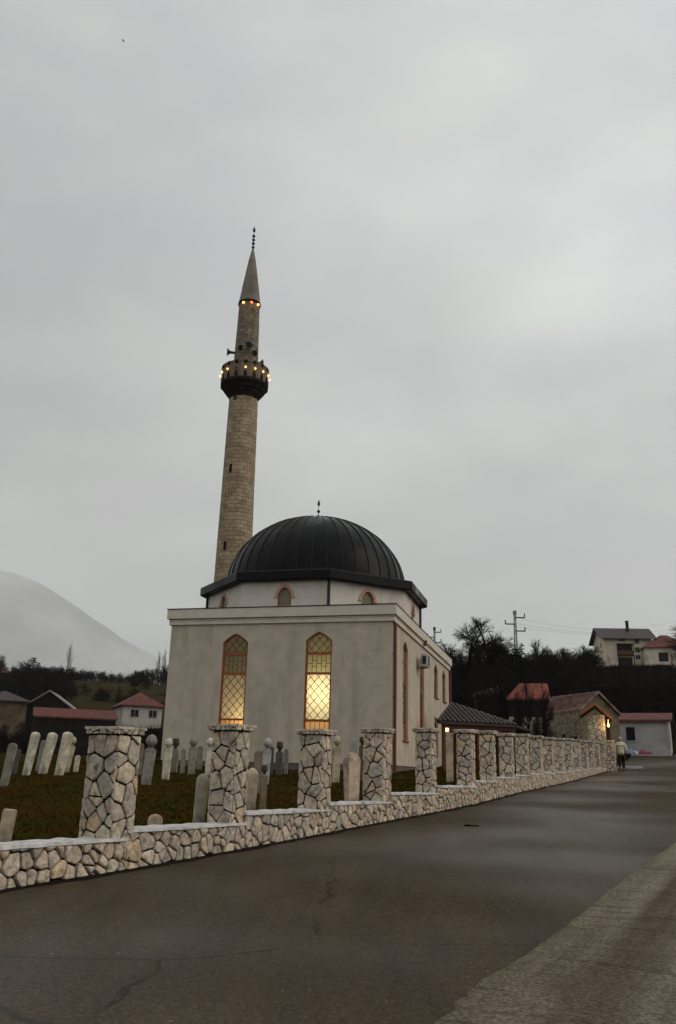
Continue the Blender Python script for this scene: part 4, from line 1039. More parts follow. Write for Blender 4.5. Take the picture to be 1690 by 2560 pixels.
def tree(kind, px, ytop, Y, label, group, sx=1., ybase=None):
    global tr_n
    tr_n += 1
    pt = at(px, ytop, Y); gz_ = ground_z(pt.x, Y); z0 = gz_-.3
    h = max(1.5, pt.z-z0); s = h/PH[kind]
    pr_ = protos[kind]; o = pr_.copy(); COL.objects.link(o); o.name = KIND[kind]
    o.location = (pt.x, Y, z0); o.rotation_euler = (0, 0, tr_n*2.4); o.scale = (s*sx, s*sx, s)
    for ch in pr_.children:
        c = ch.copy(); COL.objects.link(c); c.parent = o
    tag(o, label, {'shrub': 'shrub', 'poplar_tree': 'poplar', 'conifer_tree': 'conifer'}.get(KIND[kind], 'tree'), group)
    return o
tree('oak', 1172, 1545, 95, 'tall bare spreading tree on the skyline right of the building', 'bare trees on the hill', 1.35)
tree('oak', 1225, 1540, 97, 'second tall bare tree crowding the spreading one on the skyline', 'bare trees on the hill', 1.25)
tree('conifer', 1240, 1595, 93, 'dark conifer at the right foot of the tall bare trees', 'conifers on the hill', 1.2)
tree('conifer2', 1290, 1622, 95, 'broad dark conifer just below the lattice mast', 'conifers on the hill', 1.5)
tree('conifer', 1303, 1608, 96, 'slim dark conifer right of the lattice mast foot', 'conifers on the hill', 1.0)
tree('bare', 1347, 1594, 100, 'thin grey bare tree on the skyline right of the mast', 'bare trees on the hill', 1.1)
tree('bare2', 1375, 1615, 100, 'low spreading bare tree beside the thin grey one', 'bare trees on the hill', 1.1)
tree('bare', 1455, 1608, 120, 'bare tree rising left of the cream hill house', 'bare trees on the hill', 1.3)
tree('bare2', 1420, 1618, 112, 'bare tree in the middle of the skyline thicket', 'bare trees on the hill', 1.3)
tree('bare2', 1772, 1540, 120, 'bare branches entering at the right edge above the red hip roof', 'bare trees on the hill', 1.6)
tree('bare', 1316, 1690, 52, 'dark bare trunk standing before the red-orange roof', 'bare trees by the houses', .45)
tree('bare2', 1352, 1700, 53, 'dark forked bare tree left of the pink-tiled stone house', 'bare trees by the houses', .45)
tree('bare', 1290, 1715, 56, 'thin bare tree over the shelter roof', 'bare trees by the houses', .45)
tree('conifer', 1678, 1632, 165, 'small dark conifer before the house with the red hip roof', 'conifers on the hill', .6)
rt = random.Random(77)
LIM = [(-50, 1700), (170, 1690), (190, 1696), (340, 1690), (420, 1668), (1100, 1640), (1250, 1640), (1290, 1655), (1475, 1640), (1490, 1682), (1700, 1690)]
LIM2 = [(-50, 1680), (60, 1660), (150, 1662), (230, 1672), (300, 1680), (420, 1650), (1100, 1610), (1480, 1615), (1490, 1682), (1700, 1690)]
WORDS = {'thicket': 'shrub'}
def scatter(x0, x1, y0, y1, Y0, Y1, n, kinds, label, group):
    for k in range(n):
        px = x0+(x1-x0)*(k+rt.random())/n; Y = rt.uniform(Y0, Y1); kd = rt.choice(kinds)
        # top: keep below the skyline band, heights 4-8 m
        gp = at(px, 1700, Y); gz_ = ground_z(gp.x, Y); hh = rt.uniform(y0, y1)*(.7 if kd == 'thicket' else 1); top_ = at(px, lerp_tab(px, LIM2 if Y > 126 else LIM)+rt.uniform(0, 14), Y).z; hh = min(hh, top_-gz_+.25)
        if hh < 1.2: continue
        if 165 < px < 345 and 126 < Y < 222: continue
        hh = hh
        o = protos[kd].copy(); COL.objects.link(o); o.name = KIND[kd]; s = hh/PH[kd]
        o.location = (gp.x, Y, gz_-.25); o.rotation_euler = (0, 0, rt.uniform(0, 6.28)); o.scale = (s*1.25, s*1.25, s)
        for ch in protos[kd].children:
            c = ch.copy(); COL.objects.link(c); c.parent = o
        tag(o, label[0] if kd != 'thicket' else label[1], 'tree' if kd != 'thicket' else 'shrub', group if kd != 'thicket' else group.replace('trees', 'shrubs'))
scatter(1120, 1500, 4.5, 6.5, 128, 165, 22, ['bare', 'bare2', 'thicket'], ('one of many small bare trees along the right skyline', 'one of many leafless shrubs along the right skyline'), 'small trees along the right skyline')
scatter(1120, 1700, 4, 7, 72, 125, 36, ['bare', 'bare2', 'thicket', 'thicket'], ('one of many small bare trees on the dark right hillside', 'one of many leafless shrubs on the dark right hillside'), 'small trees on the right hillside')
# left
tree('conifer', 84, 1643, 175, 'wide dark conifer clump topping the left skyline', 'conifers on the left hill', 1.9)
tree('bare2', 84, 1650, 174, 'round bare tree merged with the wide conifer clump', 'bare trees on the left hill', 1.6)
tree('conifer', 72, 1660, 173, 'dark conifer forming the left half of the clump', 'conifers on the left hill', 1.6)
tree('conifer', 97, 1656, 173, 'dark conifer forming the right half of the clump', 'conifers on the left hill', 1.6)
tree('thicket', 62, 1668, 172, 'dark shrub leaning on the left of the wide conifer clump', 'shrubs by the conifer clump', 1.6)
tree('thicket', 108, 1664, 172, 'dark shrub leaning on the right of the wide conifer clump', 'shrubs by the conifer clump', 1.6)
tree('thicket', 146, 1657, 185, 'rounded dark shrub left of the tall poplar', 'shrubs by the conifer clump', 1.5)
tree('poplar', 180, 1602, 230, 'tall thin bare poplar alone on the left skyline', 'poplars on the left skyline', .6)
tree('poplar', 399, 1622, 250, 'thin bare poplar just left of the building edge', 'poplars on the left skyline', .55)
tree('poplar', 414, 1618, 250, 'thin bare poplar half hidden by the building edge', 'poplars on the left skyline', .55)
tree('bare', 10, 1636, 215, 'bare tree above the house roof at the left edge', 'bare trees on the left hill', 1.3)
tree('conifer2', 300, 1715, 160, 'dark bush-like conifer above the white house on the left meadow', 'conifers on the left hill', 1.3)
tree('thicket', 268, 1716, 160, 'leafless hedge shrub alone on the left meadow', 'shrubs on the left meadow', 1.5)
tree('thicket', 335, 1702, 200, 'leafless shrub at the upper right of the left meadow', 'shrubs on the left meadow', 1.8)
tree('bare2', 222, 1706, 170, 'small bare tree at the left end of the meadow', 'bare trees on the left hill', 1.4)
tree('bare2', 318, 1712, 150, 'small bare tree just above the white house roof', 'bare trees on the left hill', 1.3)
tree('bare2', 375, 1690, 190, 'bare tree right of the meadow beside the building edge', 'bare trees on the left hill', 1.4)
tree('conifer2', 150, 1722, 118, 'broad dark conifer behind the grey gabled barn', 'conifers on the left hill', 1.8)
tree('conifer', 120, 1700, 130, 'dark pointed conifer up the slope behind the long shed', 'conifers on the left hill', 1.6)
scatter(-20, 430, 5, 9, 225, 262, 44, ['bare', 'bare2', 'thicket', 'thicket'], ('one of many small bare trees along the left skyline', 'one of many leafless shrubs along the left skyline'), 'small trees along the left skyline')
scatter(-20, 170, 5, 9, 118, 200, 20, ['bare', 'thicket', 'thicket'], ('one of the bare trees on the dark left slope', 'one of the leafless shrubs on the dark left slope'), 'small trees on the left slope')
scatter(-10, 300, 3, 5, 88, 100, 12, ['thicket', 'thicket', 'bare'], ('one of the bare trees between the left houses', 'one of the leafless shrubs between the left houses'), 'small trees between the left houses')
for k, r_ in protos.items():
    for c in list(r_.children): bpy.data.objects.remove(c)
    bpy.data.objects.remove(r_)
# undergrowth
V = []; F = []; C = []
def scrub(n, azr, rr, hr, spread):
    for k in range(n):
        az = R(nr_.uniform(*azr)); r_ = nr_.uniform(*rr); x, y = r_*math.sin(az), r_*math.cos(az)
        if side(x, y) > -2 and r_ < 75: continue
        z = ground_z(x, y)-.1; h = nr_.uniform(*hr); col = np.array((1, .9, .85))*nr_.uniform(.5, 1.5)
        for j in range(16):
            a = nr_.uniform(0, 6.28); ti = nr_.uniform(0, .9); L_ = h*nr_.uniform(.5, 1); ox, oy = nr_.normal(0, spread, 2); w_ = nr_.uniform(.02, .07)
            b = len(V); dx, dy = math.cos(a), math.sin(a)
            V.extend([(x+ox-dy*w_, y+oy+dx*w_, z), (x+ox+dy*w_, y+oy-dx*w_, z), (x+ox+dx*ti*L_, y+oy+dy*ti*L_, z+L_)]); F.append((b, b+1, b+2)); C.extend([col]*3)
scrub(2200, (5, 16), (66, 165), (.8, 2.0), .8); scrub(1500, (16, 26), (66, 160), (.5, 1.1), .8)
scrub(1300, (-26, -8), (95, 124), (.8, 1.8), .8); scrub(260, (-26, -8), (232, 262), (1.5, 4), 1.6); scrub(500, (-26, -18.5), (124, 200), (1., 2.4), 1.)
tag(mesh_np('undergrowth', V, F, M['scrub'], cols=np.array(C)), 'dark leafless scrub covering the hillsides', 'undergrowth', kind='stuff')

# ------------------------------------------------------------------ houses
def house(name, label, px, py, Y, rot, w, d, h, roof, rh, ov, wallm, roofm, wins=(), base=3., chim=None, cat='house', grp=None, hq=None):
    """px,py,Y = foot centre of the front wall; rot relative to facing the camera; wins = (x centre, z centre, w, h) on the front"""
    p = at(px, py, Y); th = math.atan2(p.x, p.y)
    o = empty(name, p, -th+rot, label, cat, grp)
    g = MB(); g.box((0, d/2, (h-base)/2), (w, d, h+base))
    if roof == 'gable':
        for x in (-w/2, w/2-.1): g.prism([(x, 0, h), (x, d, h), (x, d/2, h+rh)], (.1, 0, 0))
    g.build('wall', wallm, o)
    g = MB()
    a, b, c_, e = -w/2-ov, w/2+ov, -ov, d+ov
    k = rh/(d/2); zl = h-ov*k; t = .16
    if roof == 'gable':
        vs = [(a, c_, zl), (b, c_, zl), (b, d/2, h+rh), (a, d/2, h+rh), (a, e, zl), (b, e, zl)]
        g.add(vs+[(x, y, z+t) for x, y, z in vs], [(0, 1, 2, 3), (3, 2, 5, 4), (6, 9, 8, 7), (9, 10, 11, 8), (0, 6, 7, 1), (4, 5, 11, 10), (0, 3, 9, 6), (3, 4, 10, 9), (1, 7, 8, 2), (2, 8, 11, 5)])
    else:
        q = min(w, d)/2*.95
        if hq: r0, r1 = (a+hq[0], d/2), (b-hq[1], d/2)
        elif w >= d: r0, r1 = (a+q+ov, d/2), (b-q-ov, d/2)
        else: r0, r1 = (0, c_+q+ov), (0, e-q-ov)
        zb = h+.02
        vs = [(a, c_, zb), (b, c_, zb), (b, e, zb), (a, e, zb), (r0[0], r0[1], h+rh), (r1[0], r1[1], h+rh)]
        low = [(x, y, zb-t) for x, y, z in vs[:4]]
        if w >= d: fs = [(0, 1, 5, 4), (1, 2, 5), (2, 3, 4, 5), (3, 0, 4)]
        else: fs = [(0, 1, 4), (1, 2, 5, 4), (2, 3, 5), (3, 0, 4, 5)]
        g.add(vs+low, fs+[(0, 6, 7, 1), (1, 7, 8, 2), (2, 8, 9, 3), (3, 9, 6, 0), (6, 9, 8, 7)])
    ro = g.build('roof', roofm, o)
    if chim:
        g = MB(); g.box((chim[0], chim[1], h+rh+.2), (.55, .55, 1.5+rh*.4)); g.box((chim[0], chim[1], h+rh+1.05+rh*.2), (.75, .75, .12)); g.build('chimney', M['dark_wall'], ro)
    for (x, z, ww, hh) in wins:
        g = MB(); f_ = .08
        for (xx, zz, sx, sz) in ((x-ww/2-f_/2, z, f_, hh+2*f_), (x+ww/2+f_/2, z, f_, hh+2*f_), (x, z+hh/2+f_/2, ww, f_), (x, z-hh/2-f_/2, ww, f_)):
            g.box((xx, -.03, zz), (sx, .06, sz))
        if ww > .9: g.box((x, -.02, z), (.05, .03, hh))
        wo = g.build('window', M['dark_wall'] if hh > 1.7 else wallm, o)
        g = MB(); g.box((x, -.006, z), (ww, .02, hh)); g.build('pane', M['pane_dark'], wo)
    return o
# cream house on the hill (three storeys, balcony)
H = house('hill_house', 'cream three-storey house with a gabled brown roof and dark balcony on the right hill', 1574, 1672, 190, R(15), 10.6, 9.5, 7.0, 'gable', 2.6, 1.0, M['house_cream'], M['tile_dark'],
      wins=[(2.0, 6.3, 1.0, 1.4), (2.0, 4.2, 1.0, 1.1), (2.0, 2.6, 1.0, .9), (3.9, 4.4, .5, .8), (4.3, .8, .9, 1.7), (-1.2, 6.5, 1.4, .8)], chim=(1.0, 3.2))
g = MB(); g.box((-.8, -.5, 5.35), (3.6, 1.3, .16)); g.box((-.8, -.5, 2.9), (3.5, 1.2, .16)); g.box((-.8, -1.05, 3.4), (3.5, .08, 1.0), mi=1); g.box((-2.5, -1.0, 4.2), (.12, .12, 2.4)); g.box((.9, -1.0, 4.2), (.12, .12, 2.4)); g.box((-2.5, -1.0, 1.2), (.16, .16, 3.3)); g.box((.9, -1.0, 1.2), (.16, .16, 3.3)); g.box((-.8, -.03, 4.2), (3.3, .05, 2.1)); g.box((-.8, -.03, 1.3), (3.1, .05, 2.4))
g.build('balcony', [M['dark_wall'], M['wood_dark']], H)
g = MB(); g.box((-5.34, 2.5, 5.4), (.05, .9, 1.1)); g.build('window', M['pane_dark'], H)
H = house('hill_house', 'low cream house with a red hip roof right of the three-storey one', 1672, 1668, 186, R(8), 9.6, 8.5, 4.3, 'hip', 3.3, .5, M['house_cream'], M['tile'],
      wins=[(-.9, 2.2, 1.8, 1.8), (-1.2, -.2, 3.2, 1.4)])
# red-orange roof house (middle)
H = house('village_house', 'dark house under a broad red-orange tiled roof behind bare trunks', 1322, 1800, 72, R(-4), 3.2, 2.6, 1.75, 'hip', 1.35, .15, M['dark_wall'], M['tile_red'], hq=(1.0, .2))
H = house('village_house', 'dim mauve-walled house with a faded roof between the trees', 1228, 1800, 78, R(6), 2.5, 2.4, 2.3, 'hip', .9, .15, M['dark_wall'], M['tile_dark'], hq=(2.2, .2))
# stone house with pink tiles
M['stone_house'] = mat('stone_house_wall', (.16, .125, .085), .95, .45, 2.5, .8, 8)
a3 = at(1362, 1788, 61.5); b3 = at(1452, 1776, 55.5); r3a = at(1380, 1747, 62); r3b = at(1498, 1733, 56.2); c3 = at(1553, 1789, 57.5)
o = empty('stone_house', (b3.x, b3.y, road_z(b3.x, b3.y)), 0, 'low stone house with a worn pink-tiled gable roof behind the gate', 'house')
def P_(v, z=None): return Vector((v.x-o.location.x, v.y-o.location.y, (v.z if z is None else z)-o.location.z))
g = MB(); d4 = Vector((c3.x+(a3.x-b3.x), c3.y+(a3.y-b3.y), c3.z)); zw = 1.8
ins = lambda v, k=.06: v+(Vector(((a3.x+c3.x)/2, (a3.y+c3.y)/2, v.z))-v)*k
A4, B4, C4, D4 = [ins(v) for v in (a3, b3, c3, d4)]
vs = [P_(A4, 1.5), P_(B4, 1.5), P_(C4, 1.5), P_(D4, 1.5), P_(A4, 6.0), P_(B4, 6.0), P_(C4, 5.75), P_(D4, 5.75)]
g.add(vs, [(0, 1, 5, 4), (1, 2, 6, 5), (2, 3, 7, 6), (3, 0, 4, 7), (4, 5, 6, 7)])
g.add([P_(B4, 6.0), P_(C4, 5.75), P_(ins(r3b), r3b.z-.12)], [(0, 1, 2)]); g.add([P_(A4, 6.0), P_(D4, 5.75), P_(ins(r3a), r3a.z-.12)], [(0, 2, 1)])
g.build('wall', M['stone_house'], o)
g = MB(); ua = (P_(B4)-P_(A4)); ua.z = 0; na = Vector((ua.y, -ua.x, 0)).normalized(); uan = ua.normalized()
if na.y > 0 and na.x > 0: na = -na
masonry(g, rect(0, ua.length, 0, 4.3), P_(A4, 1.7)+na*.0, uan, Vector((0, 0, 1)), na, .42, .32, random.Random(8), depth=.05, joint=.02, tint=.55)
g.build('stone_facing', M['stone'], o)
g = MB(); up3 = Vector((0, 0, .14)); r4 = r3a
vs = [P_(a3), P_(b3), P_(r3b), P_(r3a), P_(c3), P_(d4)]
nA = MB()
g.add(vs+[v+up3 for v in vs], [(0, 1, 2, 3), (3, 2, 4, 5), (6, 9, 8, 7), (9, 11, 10, 8), (0, 6, 7, 1), (5, 4, 10, 11), (0, 3, 9, 6), (3, 5, 11, 9), (1, 7, 8, 2), (2, 8, 10, 4)])
# tile courses on the visible slope
ro = g.build('roof', M['tile_pale'], o)
g = MB(); e0 = P_(a3)+up3; e1 = P_(b3)+up3; f0 = P_(r3a)+up3; f1 = P_(r3b)+up3
for k in range(1, 13):
    t = k/13; p0 = e0.lerp(f0, t); p1 = e1.lerp(f1, t); g.tube(p0, p1, .03, n=4)
g.build('tile_courses', M['tile_pale'], ro)
dirw = (P_(B4)-P_(A4)).normalized(); nw = Vector((-dirw.y, dirw.x, 0)); nw = nw if nw.y < 0 else -nw
for f, z, ww, hh in ((.52, 4.15, .45, .62), (.78, 4.05, 1.1, .42)):
    c = P_(A4.lerp(B4, f), z)+nw*.07; g = MB(); g.box(c, (ww, .08, hh), M=Matrix((Vector((dirw.x, dirw.y, 0)).normalized(), Vector((nw.x, nw.y, 0)).normalized(), Vector((0, 0, 1)))).transposed()); g.build('window', M['pane_dark'], o)
# white outbuilding to the right
H = house('outbuilding', 'low whitewashed outbuilding with one black window and a thin red roof', 1600, 1880, 63, R(-4), 4.1, 4, 2.15, 'gable', .55, .25, M['house_grey'], M['tile'], wins=[(-.55, 1.25, .62, .95)], base=.6)
g = MB(); g.box((2.0, -.05, 1.3), (.18, .12, 1.9)); g.build('corner_post', M['house_white'], H)
p = at(1592, 1873, 61.5); o = empty('cloth_heap', (p.x, p.y, p.z-.32), 0, 'heap of blue and red cloths under the outbuilding window', 'cloths')
M['cloth_blue'] = mat('cloth_blue', (.22, .25, .38), .9, .4, 5); M['cloth_red'] = mat('cloth_red', (.25, .05, .09), .9, .4, 5); M['cloth_white'] = mat('cloth_white', (.5, .48, .5), .9, .3, 5)
for k, (x, m, s) in enumerate(((-.55, 'cloth_blue', .30), (-.1, 'cloth_white', .2), (.4, 'cloth_red', .26), (.8, 'cloth_red', .2), (-.3, 'cloth_blue', .22))):
    g = MB(); n = 16; vs = []
    for j in range(7):
        for i in range(n):
            a = 2*math.pi*i/n; r_ = s*math.cos(j/6*math.pi/2)*(1+.35*noise.noise((x*9+math.cos(a)*1.6, math.sin(a)*1.6, j*.5)))
            vs.append((x+r_*math.cos(a)*1.2, r_*math.sin(a)*.6, s*.95*math.sin(j/6*math.pi/2)*(1+.3*noise.noise((x+math.cos(a), math.sin(a), j*.8)))))
    g.add(vs, [(j*n+i, j*n+(i+1) % n, (j+1)*n+(i+1) % n, (j+1)*n+i) for j in range(6) for i in range(n)]); g.build('cloth', M[m], o, smooth=True)
# rubble pile / old wall
p0 = at(1276, 1812, 60); p1 = at(1352, 1806, 60); g = MB(); rd = random.Random(44)
u = (p1-p0).to_2d().normalized(); stone_box(g, ((p0.x+p1.x)/2, (p0.y+p1.y)/2), u, (p1-p0).length, .5, p0.z-2.5, p0.z+.55, .35, .3, rd, depth=.05, joint=.02)
tag(g.build('garden_wall', [M['stone'], M['mortar']]), 'old white rubble garden wall behind the shelter roof', 'wall')
# left side
H = house('village_house', 'white two-storey house with a red hip roof left of the building', 350, 1850, 125, R(12), 5.6, 6.5, 4.75, 'hip', 2.05, .45, M['house_white'], M['tile'], wins=[(-1.1, 3.65, 1.1, 1.0), (1.5, 3.65, 1.1, 1.0), (1.4, 1.0, 1.1, 1.2), (-1.2, 1.0, 1.5, 1.0)])
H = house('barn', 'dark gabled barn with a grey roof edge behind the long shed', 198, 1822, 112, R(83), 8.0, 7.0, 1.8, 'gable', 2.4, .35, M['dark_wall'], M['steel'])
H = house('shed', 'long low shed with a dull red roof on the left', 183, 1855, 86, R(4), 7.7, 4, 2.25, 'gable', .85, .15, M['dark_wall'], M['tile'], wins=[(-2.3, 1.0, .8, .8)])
H = house('village_house', 'brownish house with a dull hip roof at the left edge', 8, 1800, 105, R(5), 5.0, 5, 2.3, 'hip', 1.3, .35, M['house_brown'], M['tile_dark'], wins=[(-1, .9, .8, .9)])
H = house('village_house', 'distant house with an orange roof high at the left edge', -4, 1700, 215, R(0), 6, 6, 2.0, 'hip', 1.2, .4, M['dark_wall'], M['tile'])

# ------------------------------------------------------------------ wooden shelter
A5 = at(1095, 1803, 46); B5 = at(1292, 1813, 47.7); T5 = at(1129, 1759, 48.6)
sh = empty('wooden_shelter', (A5.x, A5.y, ground_z(A5.x, A5.y)), 0, 'brown wooden shelter with a dark rolled-tile roof beside the building', 'shelter')
def Q(v): return v-sh.location
fx = (B5-A5); fx.z = 0; fxn = fx.normalized(); back = Vector((math.sin(MY+.12), math.cos(MY+.12), 0))*4.6
ze = (A5.z+B5.z)/2
A6 = Vector((A5.x, A5.y, ze)); B6 = Vector((B5.x, B5.y, ze)); C6 = B6+back; D6 = A6+back
T6 = T5
g = MB(); vs = [Q(v) for v in (A6, B6, C6, D6, T6)]; low = [v-Vector((0, 0, .12)) for v in vs[:4]]
g.add(vs+low, [(0, 1, 4), (1, 2, 4), (2, 3, 4), (3, 0, 4), (0, 5, 6, 1), (1, 6, 7, 2), (2, 7, 8, 3), (3, 8, 5, 0), (5, 8, 7, 6)])
ro = g.build('roof', M['tile_dark'], sh)
# rolled tiles running up the front slope
g = MB(); nR = 17
for k in range(nR):
    p = vs[0].lerp(vs[1], (k+.5)/nR); ap = vs[4]
    # roll runs up-slope (perpendicular to the eave) until it meets a hip
    slope_dir = (ap-(vs[0]+fxn*((ap-vs[0]).dot(fxn)))); 
    f0 = (ap-vs[0]).dot(fxn); x = (p-vs[0]).dot(fxn); Lx = (vs[1]-vs[0]).length
    fr_ = x/f0 if x < f0 else (Lx-x)/(Lx-f0)
    q = p+slope_dir*max(.03, fr_)
    m = max(1, int((q-p).length/.22))
    for j in range(m):
        s0 = p.lerp(q, j/m)+Vector((0, 0, .03)); s1 = p.lerp(q, (j+1.12)/m)+Vector((0, 0, .015)); g.tube(s0, s1, .125, .095, 8)
g.build('roof_tiles', M['tile_wet'], ro, smooth=True)
g = MB(); g.tube(vs[4], vs[1], .09, n=8); g.tube(vs[4], vs[0], .09, n=8); g.build('hip_tiles', M['tile_dark'], ro)
g = MB(); t3 = Matrix((fxn, back.normalized(), Vector((0, 0, 1)))).transposed()
c = (vs[0]+vs[1])/2+back.normalized()*.3-Vector((0, 0, .22)); g.box(c, (fx.length-.3, .14, .20), M=t3); g.box(c-Vector((0, 0, -.0))+back.normalized()*4, (fx.length-.3, .14, .20), M=t3)
g.build('beam', M['wood_dark'], sh)
for px, dY in ((1110, .35), (1140, 3.4), (1198, .3), (1249, .3), (1283, .3), (1225, 4.2)):
    f = (px-1095)/(1292-1095); base = A6.lerp(B6, f); q = at(px, 1900, base.y+dY); gzq = ground_z(q.x, q.y)
    g = MB(); g.box((q.x-sh.location.x, q.y-sh.location.y, (gzq-.2+ze-.1)/2-sh.location.z), (.17, .17, ze-.1-gzq+.2), rz=math.atan2(fxn.y, fxn.x)); g.build('post', M['wood_post'], sh)
q = at(1117, 1822, 47.4); lp = empty('hanging_lamp', q, 0, 'small glowing orange lamp hanging under the shelter eave', 'lamp')
g = MB(); g.lathe([(.02, .16), (.05, .12), (.09, .02), (.09, -.1), (.03, -.14)], 10); g.build('lamp_glass', emis('lamp_glow', (1, .45, .08), 14, (1, .7, .3)), lp, smooth=True)
g = MB(); g.tube((0, 0, .15), (0, 0, .5), .012, n=6); g.lathe([(.10, .16), (.03, .24)], 10); g.build('lamp_cap', M['metal_pipe'], lp)
lamp_light('lamp_light', (0, -.25, -.05), lp, 6, (1, .5, .15), .1)
# ------------------------------------------------------------------ gate at the end of the fence
ge = Vector(E_); gg = empty('stone_gate', (ge.x, ge.y, road_z(ge.x, ge.y)), 0, 'stone gateway with a small wooden gable roof at the end of the fence', 'gate')
gl = gg.location; Yg = 46.8
def G(v): return v-gl
pc = at(1494, 1860, Yg+.3); g = MB(); rd = random.Random(9); ztop = at(1494, 1787, Yg).z
stone_box(g, (pc.x-gl.x, pc.y-gl.y), Vector((math.cos(R(-20)), math.sin(R(-20)))), .85, .7, 0-.1, ztop-gl.z, .22, .25, rd, depth=.035, joint=.01); g.build('gate_pier', [M['stone'], M['mortar']], gg)
pc2 = at(1527, 1880, Yg+.1); g = MB(); zt2 = at(1527, 1850, Yg).z
stone_box(g, (pc2.x-gl.x, pc2.y-gl.y), Vector((math.cos(R(-20)), math.sin(R(-20)))), .42, .6, -.1, zt2-gl.z, .18, .22, rd, depth=.035, joint=.01); g.build('gate_pier', [M['stone'], M['mortar']], gg)
pc3 = at(1521, 1830, Yg+2.2); g = MB(); g.box((pc3.x-gl.x, pc3.y-gl.y, (ztop-gl.z)/2), (.2, .2, ztop-gl.z), rz=R(-20)); g.build('gate_post', M['wood_dark'], gg)
g = MB(); ap = at(1485, 1757, Yg-.1); l5 = at(1448, 1783, Yg-.1); r5 = at(1529, 1793, Yg-.1); bk = Vector((.75, 2.4, 0)); th_ = Vector((0, 0, -.13))
vs = [G(l5), G(ap), G(r5)]; vs2 = [v+bk for v in vs]; al = vs+vs2
g.add(al+[v+th_ for v in al], [(0, 1, 4, 3), (1, 2, 5, 4), (6, 9, 10, 7), (7, 10, 11, 8), (0, 6, 7, 1), (1, 7, 8, 2), (3, 4, 10, 9), (4, 5, 11, 10), (0, 3, 9, 6), (2, 8, 11, 5)])
g.build('gate_roof', M['wood_dark'], gg)
g = MB()
g.tube(vs[0]+Vector((0, -.05, -.08)), vs[1]+Vector((0, -.05, -.08)), .075, n=6); g.tube(vs[1]+Vector((0, -.05, -.08)), vs[2]+Vector((0, -.05, -.08)), .075, n=6)
g.build('barge_board', M['wood_brown'], gg)
lq = at(1521, 1813, Yg-.3); lp = empty('gate_lamp', lq, 0, 'glowing yellow lamp lighting the right edge of the stone gateway', 'lamp')
g = MB(); g.lathe([(.02, .10), (.05, .06), (.05, -.06), (.02, -.1)], 10); g.tube((0, 0, .1), (0, 0, .3), .01, n=6); g.build('lamp_glass', emis('lamp_glow_yellow', (1, .66, .2), 3, (1, .8, .4)), lp, smooth=True)
lamp_light('lamp_light', (-.1, -.1, -.0), lp, 9, (1, .62, .2), .1)

# ------------------------------------------------------------------ mast, wires
def mast(px, ytop, ybase, Y, label, n_arm, big=True):
    t = at(px[0], ytop, Y); b = at(px[1], ybase, Y); o = empty('lattice_mast', (b.x, b.y, b.z-2), 0, label, 'mast', 'lattice masts on the skyline')
    h = t.z-b.z+2; g = MB(); w0 = .21 if big else .2; w1 = .08
    lean = Vector((t.x-b.x, 0, 0))
    C4_ = [(-1, -1), (1, -1), (1, 1), (-1, 1)]
    def P(c, z): w_ = (w0+(w1-w0)*z/h); return Vector((c[0]*w_, c[1]*w_, z))
    r = .042 if big else .045
    for c in C4_: g.tube(P(c, 0), P(c, h*.92), r*.8, n=4)
    k = 0; z = 0; n = 14
    for j in range(n):
        z0, z1 = h*.92*j/n, h*.92*(j+1)/n
        for q in range(4):
            a, c = C4_[q], C4_[(q+1) % 4]; g.tube(P(a, z0), P(c, z1) if j % 2 else P(a, z1), r*.7, n=4); g.tube(P(a, z0), P(c, z0), r*.7, n=4)
            g.tube(P(a if j % 2 else c, z0), P(c if j % 2 else a, z1), r*.7, n=4)
    g.box((0, 0, h*.96), (.35, .35, h*.08)); mb = g.build('mast_frame', M['steel'] if big else M['metal_pipe'], o)
    for j in range(n_arm):
        sg = 1 if j % 2 == 0 else -1; z = h*(.88-.12*j); L_ = 1.15 if big else 1.0; g = MB(); g.tube((0, 0, z), (sg*L_, 0, z), .09, n=4); g.tube((sg*L_, 0, z), (sg*L_, 0, z+.5), .07, n=5); g.build('cross_arm', M['metal_pipe'], o)
    return o, h
mast((1281, 1290), 1527, 1625, 100, 'tall lattice mast with three alternating cross arms on the right skyline', 3)
mast((1085.5, 1086.5), 1568, 1640, 130, 'small dark mast peeking over the parapet of the building', 4, False)
def wire(p0, p1, sag, lab):
    a = at(*p0); b = at(*p1); pts = [a.lerp(b, k/24)+Vector((0, 0, -sag*4*(k/24)*(1-k/24))) for k in range(25)]
    g = MB()
    for p, q in zip(pts, pts[1:]): g.tube(p-a, q-a, .012, n=4, cap=False)
    o = g.build('power_line', M['steel'], loc=a); tag(o, lab, 'wire', 'overhead wires on the right')
wire((1289, 1543, 100), (1760, 1535, 100), 1.6, 'topmost thin overhead wire running right from the tall mast')
wire((1276, 1555, 100), (1760, 1560, 100), 1.2, 'middle thin overhead wire running right from the tall mast')
wire((1290, 1567, 100), (1760, 1575, 100), .8, 'lowest thin overhead wire running right from the tall mast')

